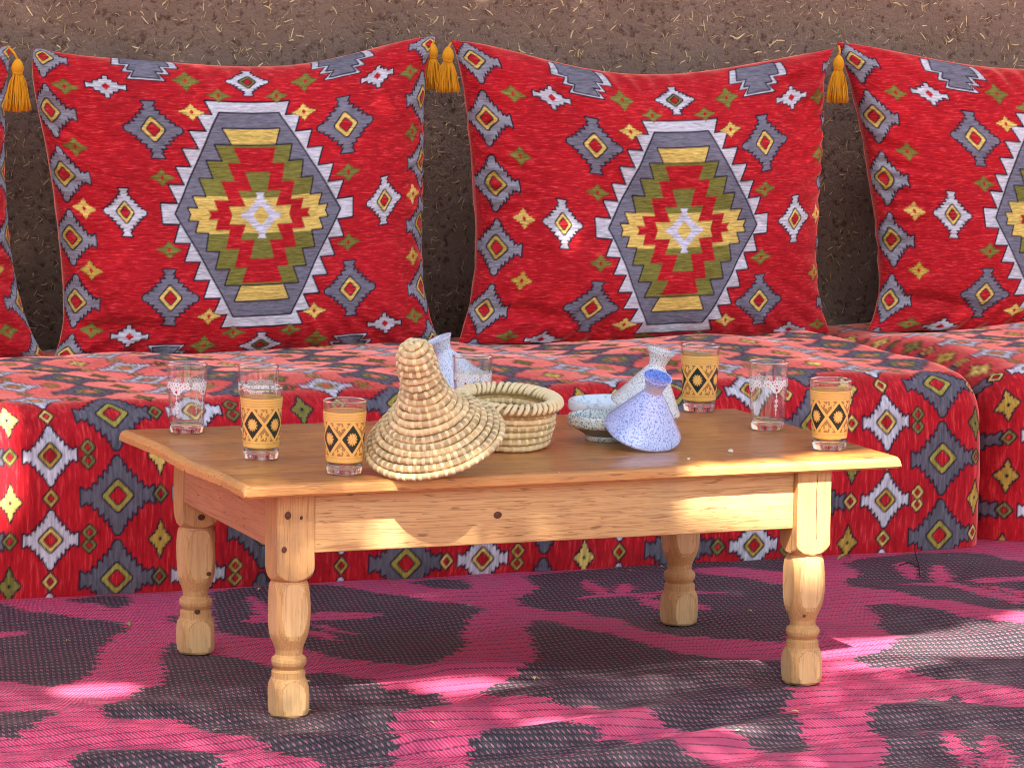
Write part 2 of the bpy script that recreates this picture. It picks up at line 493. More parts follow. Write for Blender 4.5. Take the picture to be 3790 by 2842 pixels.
def draw_cushion(xs, ys, bx=9.8):
    cv = Canvas(xs, ys, C_RED, 2)
    ow = 0.068
    S = lambda pts: quad_sym([(x, y * 1.05) for x, y in pts])
    # medallion
    teeth = [(1.97, 5.3), (1.72, 4.62)]
    for k, (xo, yy) in enumerate([(2.43, 4.61), (2.92, 3.81), (3.38, 2.96), (3.80, 2.11), (4.24, 1.28)]):
        nxt = [3.81, 2.96, 2.11, 1.28, 0.44][k]
        teeth += [(xo, yy), (xo - 0.34, nxt)]
    teeth += [(4.72, 0.44)]
    cv.fill(S(teeth), C_WHITE, ow * 1.25)
    cv.fill(S([(1.42, 4.74), (4.07, 0.0)]), C_GREY, ow * 1.2)
    for sgn in (1, -1):
        cv.fill(np.array([(-1.37, 4.0), (1.37, 4.0), (1.06, 3.26), (-1.06, 3.26)]) * (1, 1.05 * sgn), C_YEL, ow)
    outer = [(1.86, 3.23), (1.6, 2.46), (2.32, 2.46), (2.1, 1.63), (2.75, 1.63), (2.56, 0.8), (3.17, 0.8), (2.98, 0.27), (3.45, 0.27), (3.33, 0.0)]
    inner = [(1.02, 3.13), (0.77, 2.4), (1.38, 2.4), (1.15, 1.55), (1.8, 1.55), (1.56, 0.68), (2.24, 0.68), (2.1, 0.2), (2.55, 0.2), (2.42, 0.0)]
    cv.fill(S(outer), C_OLIVE, ow)

    def clip_band(q, ymax):          # the part of a quarter outline that lies below |y| = ymax
        q = list(q); out = []
        for i, (x, y) in enumerate(q):
            if y <= ymax:
                if not out and i:
                    x0, y0 = q[i - 1]; tt = (y0 - ymax) / (y0 - y + 1e-9); out.append((x0 + (x - x0) * tt, ymax))
                out.append((x, y))
        return out
    cv.fill(S(clip_band(outer, 0.86)), C_YEL)
    cv.fill(S(inner), C_RED, 0.02, (0.25, 0.10, 0.03))
    cross = [(0.6, 2.0), (0.36, 1.14), (1.05, 1.14), (0.76, 0.4), (1.57, 0.4), (1.43, 0.0)]
    cv.fill(S(cross), C_OLIVE, 0.02, (0.25, 0.10, 0.03)); cv.fill(S(clip_band(cross, 0.83)), C_YEL)
    cv.fill(at(DIAMOND, 0, 0, 1.0, 1.12), (0.60, 0.58, 0.70)); cv.fill(at(RING_O, 0, 0, 0.40, 0.46), C_YEL)
    for sx in (1, -1):
        draw_diamond(cv, sx * 6.5, 0, 1.0, 1.12, C_WHITE, C_YEL, ow=ow)
        cv.fill(at(STAR, sx * 8.45, 0, 0.55, 0.5), C_YEL); cv.fill(at(RING_O, sx * 8.45, 0, 0.1, 0.12), C_RED)
        for sy in (1, -1):
            draw_diamond(cv, sx * 4.6, sy * 4.0, 1.36, 1.36, C_GREY, C_YEL, ow=ow)
            for (px, py, hx, hy, c) in ((2.67, 4.95, 0.6, 0.42, C_YEL), (4.55, 1.7, 0.6, 0.42, C_OLIVE), (8.4, 2.85, 0.55, 0.46, C_GOLD if sy > 0 else C_OLIVE),
                                        (8.25, 5.75, 0.62, 0.42, C_OLIVE), (1.38, 5.9, 0.55, 0.36, C_OLIVE), (2.75, 6.62, 0.62, 0.62, C_OLIVE)):
                cv.fill(at(STAR, sx * px, sy * py, hx, hy), c, 0.03, (0.16, 0.05, 0.02)); cv.fill(at(RING_O, sx * px, sy * py, 0.1, 0.13), C_RED)
            cv.fill(at(CROSSLET, sx * 6.4, sy * 6.0, 0.9, 0.58), C_WHITE, ow); cv.fill(at(RING_O, sx * 6.4, sy * 6.0, 0.2, 0.19), C_RED)
            # stepped motif that runs over the top and bottom edge
            st = np.array([(-0.85, 6.52), (0.85, 6.52), (0.55, 6.95), (1.05, 6.95), (0.8, 7.4), (1.5, 7.4), (1.3, 8.4), (-1.3, 8.4), (-1.5, 7.4), (-0.8, 7.4), (-1.05, 6.95), (-0.55, 6.95)])
            cv.fill(st * (1, sy) + (sx * 4.55, 0), C_WHITE, ow); cv.fill((st * (0.72, 1) + (0, 0.14)) * (1, sy) + (sx * 4.55, 0), C_GREY, ow)
            for py in (1.45, 4.4, 7.3):
                draw_diamond(cv, sx * bx, sy * py, 1.22, 1.25, (0.26, 0.255, 0.30), C_GOLD if py < 4 else (0.62, 0.42, 0.11), swap=True, ow=ow * 1.1, inner=0.42)
    for sy in (1, -1):
        draw_diamond(cv, 0, sy * 6.75, 0.98, 0.78, C_WHITE, C_OLIVE, ow=ow)
    return cv.col


def draw_seat(xs, ss, ox=0.0, s_off=0.0):
    """lattice of the bench cover: xs metres along the bench, ss metres up the front and over the top"""
    cv = Canvas(xs, ss, C_RED, 2)
    PX, PZ = 0.2590, 0.1425; ow = 0.0032
    x_min, x_max, s_max = xs.min(), xs.max(), ss.max()
    rs = random.Random(3)
    k0, k1 = int(math.floor((x_min - ox + 0.088) / PX)) - 1, int(math.ceil((x_max - ox + 0.088) / PX)) + 1
    for k in range(k0, k1 + 1):
        x = -0.088 + PX * k + ox
        for j in range(-2, int(s_max / PZ) + 2):
            s = 0.099 + PZ * j + (PZ / 2 if k % 2 else 0.0) + s_off
            draw_diamond(cv, x, s, 0.0465, 0.050, C_WHITE, C_YEL if rs.random() < 0.6 else C_GOLD, True, ow)
            cv.fill(at(RING_O, x, s + PZ / 2, 0.0125, 0.0140), C_YEL if rs.random() < 0.5 else C_GOLD, ow)
            cv.fill(at(RING_O, x, s + PZ / 2, 0.0048, 0.0055), C_RED, ow * 0.7)
            c8 = rs.choice([C_GOLD, C_OLIVE, C_YEL])
            for e in (-1, 1):
                cv.fill(at(RING_O, x + 0.066, s + e * 0.0112, 0.0125, 0.0130), c8, ow * 0.8)
            for e in (-1, 1):
                cv.fill(at(RING_O, x + 0.066, s + e * 0.0112, 0.0048, 0.0050), C_RED, ow * 0.6)
            draw_diamond(cv, x + 0.115, s + PZ / 2, 0.0635, 0.0655, (0.125, 0.118, 0.145), (0.36, 0.30, 0.06), True, ow, 0.40)
            c5 = rs.choice([C_GOLD, C_YEL, C_OLIVE])
            cv.fill(at(STAR, x + 0.190, s - 0.006, 0.0190, 0.0320, False), c5, ow)
            cv.fill(at(RING_O, x + 0.190, s - 0.006, 0.0035, 0.0045), C_DARK)
            cv.fill(at(RING_O, x + 0.190, s + PZ / 2, 0.0125, 0.0140), rs.choice([C_YEL, C_OLIVE]), ow)
            cv.fill(at(RING_O, x + 0.190, s + PZ / 2, 0.0048, 0.0055), C_RED, ow * 0.7)
    return cv.col


# ------------------------------------------------------------------ ground and wall
def mat_ground():
    t = NT('packed_earth')
    n = t.noise(t.coords((1, 1, 1)), 3.0, 6.0, 0.6); n2 = t.noise(t.coords((1, 1, 1)), 90.0, 3.0)
    c = t.mix(n, lin(132, 104, 78), lin(104, 80, 60)); c = t.mix(t.m('MULTIPLY', n2, 0.4), c, lin(150, 122, 94))
    return t.done(t.principled(c, 0.95, t.bump(n2, 0.4, 0.01)))


g = obj('ground', new_mesh('ground', [(-400, -400, -0.02), (400, -400, -0.02), (400, 400, -0.02), (-400, 400, -0.02)], [[0, 1, 2, 3]], False, mats=(mat_ground(),)))
tag(g, kind='structure')

WALL_Y = 2.02


def mat_adobe():
    t = NT('mud_plaster')
    n = t.noise(t.coords((1, 1, 1)), 7.0, 6.0, 0.6); n2 = t.noise(t.coords((1, 1, 1)), 75.0, 5.0, 0.65); n3 = t.noise(t.coords((1, 1, 1)), 320.0, 2.0)
    c = t.mix(n, lin(146, 122, 107), lin(122, 100, 88))
    c = t.mix(t.ramp(n2, [(0.36, (1, 1, 1)), (0.46, (0, 0, 0))]), c, lin(98, 76, 66))
    c = t.mix(t.m('MULTIPLY', t.m('SUBTRACT', n3, 0.55, clamp=True), 1.5), c, lin(170, 140, 118))
    h = t.m('ADD', t.m('MULTIPLY', n2, 1.0), t.m('MULTIPLY', n3, 0.3))
    return t.done(t.principled(c, 0.95, t.bump(h, 0.8, 0.012), Specular_IOR_Level=0.2))


wx = np.linspace(-4.0, 6.5, 210); wz = np.linspace(-0.3, 2.9, 80)
WX, WZ = np.meshgrid(wx, wz)
WYs = WALL_Y + 0.010 * smooth_noise(WX, WZ, 0.9, 5) + 0.004 * smooth_noise(WX, WZ, 0.16, 6)
wv = np.stack([WX, WYs, WZ], -1).reshape(-1, 3); wf = grid_faces(*WX.shape)
back = np.array([(-4, 2.4, -0.3), (6.5, 2.4, -0.3), (6.5, 2.4, 2.9), (-4, 2.4, 2.9)])
nb = len(wv); W_ = len(wx); H_ = len(wz)
faces = [list(map(int, q)) for q in wf]
faces.append([nb, nb + 3, nb + 2, nb + 1])
faces.append([(H_ - 1) * W_ + i for i in range(W_)] + [nb + 2, nb + 3])
faces.append([i * W_ for i in range(H_)] + [nb + 3, nb])
faces.append([i * W_ + W_ - 1 for i in range(H_)][::-1] + [nb + 2, nb + 1][::-1])
wall = obj('mud_wall', new_mesh('mud_wall', np.concatenate([wv, back]), faces, True, mats=(mat_adobe(),)))
tag(wall, 'brown mud-plaster wall flecked with straw behind the cushions', 'wall', kind='thing')


def wall_y(x, z):
    i = int(round((x + 4.0) / 10.5 * 209)); j = int(round((z + 0.3) / 3.2 * 79))
    return WYs[min(max(j, 0), 79), min(max(i, 0), 209)]


def mat_chaff():
    t = NT('chaff')
    n = t.noise(t.coords((1, 1, 1)), 120.0, 2.0)
    oi = t.node('ShaderNodeObjectInfo')
    c = t.mix(n, lin(246, 226, 178), lin(216, 186, 136)); c = t.mix(t.m('MULTIPLY', oi.outputs['Random'], 0.55), c, lin(170, 136, 100))
    return t.done(t.principled(c, 0.7))


MAT_CHAFF = mat_chaff()


def chaff_verts(L, w, bend):
    v = []
    for i, s in enumerate((-1, 0, 1)):
        wv_ = w * (1 if s == 0 else 0.7)
        v += [(s * L / 2, 0.0, bend * (1 - abs(s)) - wv_ / 2), (s * L / 2, 0.0, bend * (1 - abs(s)) + wv_ / 2), (s * L / 2, -0.0014, bend * (1 - abs(s)))]
    f = [[0, 3, 5, 2], [2, 5, 4, 1], [3, 6, 8, 5], [5, 8, 7, 4], [0, 2, 1], [6, 7, 8]]
    return np.array(v), f


chaff_meshes = []
for k in range(10):
    v, f = chaff_verts(RNG.uniform(0.009, 0.022), RNG.uniform(0.0020, 0.0032), RNG.uniform(-0.002, 0.002))
    chaff_meshes.append(new_mesh('chaff', v, f, False, mats=(MAT_CHAFF,)))
cnt = 0
for k in range(300):                                      # the pieces of straw that can be picked out above the cushions
    x = RNG.uniform(-0.15, 2.45); z = RNG.uniform(0.815, 1.02)
    o = obj('straw', chaff_meshes[int(RNG.integers(10))], wall, (x, wall_y(x, z) - 0.0006, z), (RNG.normal(0, 0.1), RNG.uniform(0, 6.28), RNG.normal(0, 0.25)))
sp = Soup()
for k in range(9000):
    x = RNG.uniform(-2.5, 4.5); z = RNG.uniform(0.3, 2.0)
    if k > 4200: x = RNG.uniform(-0.2, 2.6); z = RNG.uniform(0.3, 1.05)
    v, f = chaff_verts(RNG.uniform(0.004, 0.016), RNG.uniform(0.0009, 0.0018), RNG.uniform(-0.001, 0.001))
    a = RNG.uniform(0, 6.28); c_, s_ = math.cos(a), math.sin(a)
    vv = np.stack([v[:, 0] * c_ + v[:, 2] * s_, v[:, 1], -v[:, 0] * s_ + v[:, 2] * c_], -1) + (x, wall_y(x, z) - 0.0005, z)
    sp.add(vv, f)
tag(obj('straw_flecks', sp.mesh('straw_flecks', (MAT_CHAFF,), False), wall), kind='stuff')

# ------------------------------------------------------------------ woven plastic mat
CROP = {'A': (0, 2100, 0.54250), 'B': (1100, 2100, 0.54250), 'C': (2000, 2000, 0.50761), 'D': (2790, 2000, 0.50761)}


def trace(default, pts):
    out = []
    for p in pts:
        if len(p) == 3: k, x, y = p
        else: k, (x, y) = default, p
        x0, y0, s = CROP[k]
        w = on_z((x0 + x * s) / V2N, (y0 + y * s) / V2N, 0.0); out.append((w[0], w[1]))
    return np.array(out)


DARK_SHAPES = [
    ('A', [(-400, 230), (0, 250), (60, 265), (200, 330), (340, 345), (470, 360), (580, 380), (700, 385), (800, 405), (880, 450), (850, 480), (750, 500), (760, 540), (670, 570), (690, 620), (660, 680), (620, 740), (520, 790), (430, 830), (340, 850), (200, 830), (100, 805), (0, 800), (-400, 760)]),
    ('A', [(450, 225), (640, 200), (880, 200), (900, 250), (860, 300), (760, 310), (640, 270), (540, 260)]),
    ('A', [(-300, 1000), (0, 1020), (120, 1010), (340, 1010), (390, 1070), (260, 1110), (240, 1150), (130, 1170), (110, 1210), (0, 1195), (-300, 1230)]),
    ('A', [(540, 1320), (640, 1250), (700, 1265), (850, 1270), (950, 1290), (1010, 1310), (1110, 1310), (1150, 1330), (1250, 1320), (1340, 1290), (1400, 1320), (1500, 1330), (1600, 1560), (300, 1560)]),
    ('A', [(1110, 560), (1190, 540), (1460, 600), (1560, 620), (1640, 640), (1750, 670), (1860, 720), ('B', 80, 750), ('B', 170, 730), ('B', 280, 750), ('B', 370, 800), ('B', 520, 820), ('B', 620, 870), ('B', 720, 860), ('B', 860, 880), ('B', 950, 870), ('B', 1040, 935), ('B', 920, 960), ('B', 900, 1000), ('B', 820, 1035), ('B', 720, 1040), ('B', 640, 1090), ('B', 620, 1160), ('B', 650, 1220), ('B', 680, 1290), ('B', 640, 1420), (2170, 1420), (2110, 1330), (1990, 1310), (1900, 1260), (1760, 1220), (1660, 1200), (1560, 1190), (1460, 1180), (1400, 1140), (1330, 1090), (1250, 1060), (1110, 1050), (980, 1060), (830, 1070), (740, 1080), (680, 1030), (790, 990), (870, 940), (940, 850), (1080, 840), (1130, 790), (1110, 700), (1090, 650), (1130, 610)]),
    ('A', [(1430, 180), (1560, 150), (1820, 130), ('B', 80, 120), ('B', 310, 130), ('B', 420, 170), ('B', 600, 210), ('B', 760, 230), ('B', 850, 250), ('B', 1000, 265), ('B', 1080, 260), ('B', 1200, 285), ('B', 1290, 330), ('B', 1180, 375), ('B', 1170, 410), ('B', 1110, 450), ('B', 1160, 540), ('B', 1090, 600), ('B', 990, 650), ('B', 930, 700), ('B', 830, 715), ('B', 640, 690), ('B', 520, 690), ('B', 450, 675), ('B', 330, 670), ('B', 240, 640), ('B', 120, 600), ('B', 30, 580), (1830, 520), (1680, 510), (1600, 490), (1480, 470), (1460, 400), (1440, 300)]),
    ('A', [(1150, 370), (1230, 355), (1230, 410), (1170, 412)]),
    ('B', [(760, 105), (940, 85), (1140, 90), (1180, 140), (1200, 175), (1100, 190), (1020, 180), (900, 160), (840, 125)]),
    ('B', [(1550, 60), (1590, 120), (1650, 165), (1580, 205), (1510, 235), (1520, 285), (1690, 312), (1800, 325), (1900, 312), (2010, 345), ('C', 400, 580), ('C', 560, 590), ('C', 620, 625), ('C', 730, 660), ('C', 800, 690), ('C', 950, 710), ('C', 1080, 725), ('C', 1170, 720), ('C', 1300, 745), ('C', 1420, 745), ('C', 1560, 765), ('C', 1773, 780), ('D', 240, 775), ('D', 330, 600), ('D', 330, 100), ('C', 1773, 130), ('C', 900, 170)]),
    ('B', [(1590, 400), (1700, 395), (1820, 420), (1950, 460), (2060, 490), ('C', 0, 620), ('C', 50, 640), ('C', 180, 650), ('C', 290, 680), ('C', 380, 700), ('C', 500, 720), ('C', 640, 760), ('C', 800, 800), ('C', 960, 850), ('C', 1020, 880), ('C', 1130, 870), ('C', 1220, 890), ('C', 1330, 905), ('C', 1520, 890), ('C', 1600, 920), ('C', 1773, 910), ('D', 180, 910), ('D', 380, 1090), ('D', 250, 1140), ('D', 300, 1170), ('D', 220, 1220), ('D', 210, 1270), ('D', 310, 1340), ('D', 350, 1390), ('D', 340, 1440), ('D', 400, 1500), ('D', 440, 1550), ('D', 380, 1560), ('D', 410, 1600), ('D', 260, 1605), ('D', 100, 1540), ('D', 0, 1510), ('C', 1650, 1570), ('C', 1520, 1500), ('C', 1350, 1450), ('C', 1200, 1440), ('C', 1100, 1400), ('C', 980, 1380), ('C', 900, 1360), ('C', 800, 1310), ('C', 700, 1270), ('C', 560, 1265), ('C', 480, 1240), ('C', 330, 1215), ('C', 200, 1235), ('C', 100, 1215), ('C', 0, 1210), (1830, 975), (1700, 945), (1560, 935), (1340, 925), (1250, 865), (1390, 830), (1480, 790), (1590, 730), (1650, 690), (1570, 680), (1640, 650), (1610, 560), (1570, 460)]),
    ('B', [(1340, 1130), (1400, 1105), (1550, 1115), (1660, 1100), (1750, 1125), (1860, 1120), (1960, 1170), (2100, 1160), ('C', 0, 1370), ('C', 90, 1410), ('C', 190, 1400), ('C', 300, 1430), ('C', 470, 1460), ('C', 600, 1450), ('C', 680, 1480), ('C', 800, 1510), ('C', 920, 1530), ('C', 1050, 1590), ('C', 1200, 1620), ('C', 1300, 1659), ('C', 1300, 1900), (1150, 1600), (1180, 1290), (1200, 1250), (1290, 1190)]),
    ('D', [(640, 180), (800, 140), (1160, 100), (1500, 90), (1690, 110), (1800, 150), (1970, 180), (2500, 260), (2500, 640), (1970, 560), (1880, 545), (1700, 530), (1560, 490), (1400, 460), (1280, 460), (1080, 420), (880, 400), (720, 370), (650, 330), (770, 290), (740, 230)]),
    ('D', [(810, 500), (1000, 490), (1280, 540), (1480, 590), (1620, 615), (1800, 630), (1970, 650), (2500, 740), (2500, 1250), (1970, 1130), (1880, 1110), (1700, 1080), (1500, 1040), (1330, 1040), (1200, 1000), (1060, 960), (880, 960), (820, 940), (710, 910), (830, 870), (900, 865), (1000, 830), (1080, 770), (1040, 740), (960, 690), (900, 640), (910, 570), (850, 530)]),
    ('D', [(1200, 1170), (1260, 1150), (1360, 1180), (1480, 1145), (1560, 1190), (1700, 1200), (1850, 1250), (1970, 1260), (2400, 1350), (2400, 1900), (930, 1900), (900, 1640), (1000, 1560), (940, 1520), (950, 1470), (880, 1420), (840, 1380), (860, 1330), (900, 1270), (1000, 1240), (990, 1210)]),
]
PINK_SHAPES = [
    ('A', [(-200, 470), (0, 465), (150, 460), (215, 480), (130, 495), (0, 515), (-200, 520)]),
    ('A', [(1680, 215), (1740, 220), (1820, 290), (1900, 400), (1700, 405), (1660, 385), (1750, 350), (1700, 270)]),
    ('B', [(60, 355), (180, 335), (400, 340), (600, 340), (520, 370), (330, 380), (60, 395)]),
    ('B', [(60, 410), (180, 415), (300, 460), (430, 490), (390, 500), (250, 470)]),
    ('B', [(50, 460), (130, 455), (240, 510), (300, 545), (170, 530), (60, 500)]),
    ('C', [(1110, 215), (1240, 205), (1390, 200), (1560, 240), (1773, 262), (2000, 280), (2000, 350), (1700, 350), (1590, 320), (1480, 300), (1280, 285), (1130, 262)]),
    ('C', [(300, 340), (320, 310), (380, 315), (390, 340), (480, 380), (490, 430), (410, 435), (400, 410), (310, 370)]),
    ('C', [(545, 430), (560, 340), (630, 335), (710, 390), (640, 420)]),
    ('C', [(230, 460), (420, 432), (640, 425), (860, 430), (860, 452), (700, 450), (560, 448)]),
    ('C', [(770, 420), (880, 400), (1140, 393), (1330, 410), (1150, 425)]),
    ('C', [(690, 455), (850, 470), (1150, 500), (1250, 520), (1220, 545), (1000, 530), (840, 540), (760, 500)]),
    ('B', [(1590, 1340), (1700, 1345), (1690, 1368), (1560, 1375)]), ('B', [(1820, 1340), (1870, 1345), (1850, 1362)]),
    ('D', [(1640, 100), (1800, 75), (1970, 85), (2300, 110), (2300, 230), (1970, 165), (1800, 140)]),
    ('D', [(1030, 190), (1100, 185), (1190, 240), (1200, 310), (1130, 290), (1040, 240)]),
    ('D', [(1290, 215), (1350, 210), (1460, 280), (1400, 330), (1300, 320)]),
    ('D', [(1020, 352), (1190, 330), (1420, 325), (1600, 360), (1780, 395), (1970, 440), (1970, 480), (1700, 430), (1450, 362), (1250, 352)]),
    ('D', [(1530, 320), (1700, 303), (1970, 298), (2100, 310), (1970, 328), (1700, 337)]),
    ('D', [(1640, 352), (1740, 358), (1970, 400), (1970, 432)]),
    ('D', [(1190, 1420), (1310, 1410), (1300, 1430), (1210, 1445)]), ('D', [(1480, 1410), (1570, 1410), (1550, 1430)]),
    ('D', [(1340, 1420), (1420, 1410), (1470, 1480), (1590, 1560), (1610, 1640), (1560, 1720), (1490, 1620), (1370, 1490)]),
    ('D', [(1680, 1470), (1760, 1465), (1880, 1600), (1900, 1700), (1660, 1700), (1650, 1560)]),
]


def mat_line(*pieces):
    out = []
    for a, b, n in pieces: out.append(np.linspace(a, b, n, endpoint=False))
    return np.concatenate(out)


rug_x = mat_line((-2.6, -0.72, 60), (-0.72, 2.08, 640), (2.08, 4.4, 70))
rug_y = mat_line((-2.2, -0.75, 40), (-0.75, 1.08, 430), (1.08, 1.75, 30))
RX, RY = np.meshgrid(rug_x, rug_y)


def rug_height(x, y):
    z = 0.007 + 0.0042 * smooth_noise(x, y, 0.42, 11, 2)
    # waves that run across the front, slack folds between the legs
    wv1 = np.sin(2 * np.pi * (y * 5.2 + 0.55 * np.sin(x * 5.1 + 0.6) + 0.2 * x)) * np.exp(-((y + 0.30) / 0.34) ** 2)
    z = z + 0.0120 * wv1 * (0.6 + 0.4 * np.sin(x * 3.0 + 1.0))
    z = z + 0.013 * np.exp(-((y - 0.155 - 0.03 * np.sin(x * 6)) / 0.05) ** 2) * np.exp(-((x - 0.36) / 0.30) ** 2)
    z = z + 0.012 * np.exp(-((y - 0.02 - 0.05 * (x - 0.5)) / 0.055) ** 2) * np.exp(-((x - 0.62) / 0.16) ** 2)
    z = z + 0.011 * np.exp(-((y - 0.05 - 0.3 * (x + 0.28)) / 0.05) ** 2) * np.exp(-((x + 0.25) / 0.16) ** 2)
    z = z + 0.010 * np.exp(-((y - 0.20) / 0.06) ** 2) * np.exp(-((x - 1.35) / 0.35) ** 2)
    # the legs press it flat, the bench holds its back edge down
    for lx, ly in ((-0.004, -0.007), (0.816, -0.016), (0.005, 0.481), (0.831, 0.481)):
        k = np.exp(-(((x - lx) ** 2 + (y - ly) ** 2) / 0.055 ** 2)); z = z * (1 - k)
    z = z * (1 - 1 / (1 + np.exp(-(y - 0.93) / 0.03)))
    return np.maximum(z, 0.0) + 0.0006


RZ = rug_height(RX, RY)
rows = np.floor(RY / 0.0150).astype(int)
jit = (((rows * 7919) % 13) / 13.0 - 0.5) * 0.007 + ((RY / 0.0290) % 1.0 - 0.5) * 0.019
rug_cv = Canvas(rug_x, rug_y, (0.0, 0.0, 0.0), 1)
far = smooth_noise(RX * 0.8, RY * 1.6, 0.55, 21, 3) > 0.05
outside = (RX < -0.75) | (RX > 2.05) | (RY < -0.70)
rug_cv.col[far & outside] = 1.0


def rug_fill(poly, val):
    a = poly; b = np.roll(poly, -1, 0)
    m = (RX > poly[:, 0].min() - 0.03) & (RX < poly[:, 0].max() + 0.03) & (RY > poly[:, 1].min()) & (RY < poly[:, 1].max())
    X = (RX + jit)[m]; Y = RY[m]; ins = np.zeros(X.shape, bool)
    for (ax, ay), (bx, by) in zip(a, b):
        if ay == by: continue
        ins ^= ((ay > Y) != (by > Y)) & (X < (bx - ax) * (Y - ay) / (by - ay) + ax)
    sub = rug_cv.col[m]; sub[ins] = val; rug_cv.col[m] = sub


for d, pts in DARK_SHAPES: rug_fill(trace(d, pts), 1.0)
for d, pts in PINK_SHAPES: rug_fill(trace(d, pts), 0.0)


def mat_rug():
    t = NT('woven_plastic_mat')
    at_ = t.node('ShaderNodeAttribute', attribute_name='pattern'); sep = t.node('ShaderNodeSeparateColor'); t.link(at_.outputs['Color'], sep.inputs[0])
    mask = t.m('GREATER_THAN', sep.outputs[0], 0.5)
    tc = t.node('ShaderNodeTexCoord'); xyz = t.node('ShaderNodeSeparateXYZ'); t.link(tc.outputs['Object'], xyz.inputs[0])
    w = t.noise(t.coords((9, 9, 1)), 1.0, 2.0); w2 = t.noise(t.coords((60, 60, 1)), 1.0, 2.0)
    x = t.m('ADD', xyz.outputs[0], t.m('MULTIPLY', w2, 0.0018)); y = t.m('ADD', t.m('ADD', xyz.outputs[1], t.m('MULTIPLY', w, 0.022)), t.m('MULTIPLY', w2, 0.004))
    u = t.m('DIVIDE', x, 0.0056); v = t.m('DIVIDE', y, 0.0265)
    row = t.m('FLOOR', v); fv = t.m('FRACT', v)
    straw = t.m('SUBTRACT', 1.0, t.m('ABSOLUTE', t.m('SUBTRACT', t.m('MULTIPLY', t.m('FRACT', t.m('ADD', u, t.m('MULTIPLY', fv, 0.9))), 2.0), 1.0)))   # 0 at the groove, 1 on the crown
    groove = t.m('POWER', t.m('SUBTRACT', 1.0, straw), 3.0)  # rib shading: the shade between straws is painted into the colour
    # stitching thread between the rows
    odd = t.m('FRACT', t.m('MULTIPLY', row, 0.5))
    cell = t.m('FRACT', t.m('ADD', t.m('MULTIPLY', u, 0.5), odd))
    thread = t.m('MULTIPLY', t.m('LESS_THAN', fv, 0.17), t.m('LESS_THAN', cell, 0.72))
    # little lozenges of the other colour
    v2 = t.m('DIVIDE', y, 0.0190); f2 = t.m('FRACT', v2); cell2 = t.m('FRACT', t.m('ADD', t.m('DIVIDE', x, 0.0088), t.m('FRACT', t.m('MULTIPLY', t.m('FLOOR', v2), 0.5))))
    dx = t.m('ABSOLUTE', t.m('SUBTRACT', cell2, 0.5)); dy = t.m('ABSOLUTE', t.m('SUBTRACT', f2, 0.5))
    dot = t.m('LESS_THAN', t.m('ADD', t.m('MULTIPLY', dx, 2.3), t.m('MULTIPLY', dy, 1.5)), 0.56)
    big = t.noise(t.coords((5, 5, 1)), 1.0, 3.0)
    pink = t.mix(big, lin(246, 76, 124), lin(238, 88, 134)); pink = t.mix(t.m('MULTIPLY', w2, 0.5), pink, lin(250, 124, 160))
    blk = t.mix(w2, lin(50, 47, 53), lin(86, 82, 90))
    cp = t.mix(t.m('MULTIPLY', groove, 0.85), pink, lin(126, 30, 66)); cp = t.mix(t.m('MULTIPLY', thread, 0.75), cp, lin(70, 40, 60))
    cd = t.mix(t.m('MULTIPLY', groove, 0.5), blk, lin(24, 22, 28)); cd = t.mix(t.m('MULTIPLY', dot, 0.58), cd, lin(214, 140, 160)); cd = t.mix(t.m('MULTIPLY', t.m('LESS_THAN', f2, 0.16), 0.5), cd, lin(26, 24, 30))
    c = t.mix(mask, cp, cd)
    dust = t.noise(t.coords((3, 3, 1)), 1.0, 5.0, 0.6)
    c = t.mix(t.m('MULTIPLY', t.m('SUBTRACT', dust, 0.50, clamp=True), 0.7), c, lin(170, 150, 150))
    h = t.m('ADD', t.m('SUBTRACT', straw, t.m('MULTIPLY', thread, 0.9)), t.m('MULTIPLY', t.m('MULTIPLY', dot, mask), 0.5))
    p = t.principled(c, 0.55, t.bump(h, 1.0, 0.0036)); p.inputs['Specular IOR Level'].default_value = 0.30
    return t.done(p)


rug = obj('floor_mat', new_mesh('floor_mat', np.stack([RX, RY, RZ], -1), grid_faces(*RX.shape), True, rug_cv.col, mats=(mat_rug(),)))
tag(rug, 'pink and black woven plastic mat with branch pattern covering the ground', 'mat', kind='thing')

# ------------------------------------------------------------------ bench seats
MAT_SEAT = mat_fabric('seat_chenille', (170, 60, 24), 1.35)
MAT_CUSH = mat_fabric('cushion_chenille', (52, 80, 300), 1.1)
SEAT_Y, SEAT_TOP, SEAT_DEPTH = 1.0, 0.325, 0.94


def seat_profile(n_front=135, n_top=85):
    # (depth from the front, height) once round front, nosing and top
    pts = [(0.006, 0.0015), (0.004, 0.012), (0.001, 0.035), (0.0, 0.07), (-0.006, 0.14), (-0.004, 0.20), (0.002, 0.24)]
    r = 0.078
    for a in np.linspace(8, 82, 12):
        pts.append((r - r * math.cos(rad(a)) + 0.001, SEAT_TOP - r + r * math.sin(rad(a)) - 0.002))
    pts += [(0.12, SEAT_TOP), (0.2, SEAT_TOP + 0.005), (0.35, SEAT_TOP + 0.008), (0.55, SEAT_TOP + 0.003), (0.7, SEAT_TOP - 0.004), (SEAT_DEPTH - 0.03, SEAT_TOP - 0.02), (SEAT_DEPTH, SEAT_TOP - 0.07), (SEAT_DEPTH, 0.01)]
    P = np.array(pts); s = np.concatenate([[0], np.cumsum(np.linalg.norm(np.diff(P, axis=0), axis=1))])
    s_nose = s[len(s) - 9]
    ss = np.concatenate([np.linspace(0, s_nose, n_front, endpoint=False), np.linspace(s_nose, s[-1], n_top)])
    # soften the poly-line a little
    y = np.interp(ss, s, P[:, 0]); z = np.interp(ss, s, P[:, 1])
    return ss, y, z


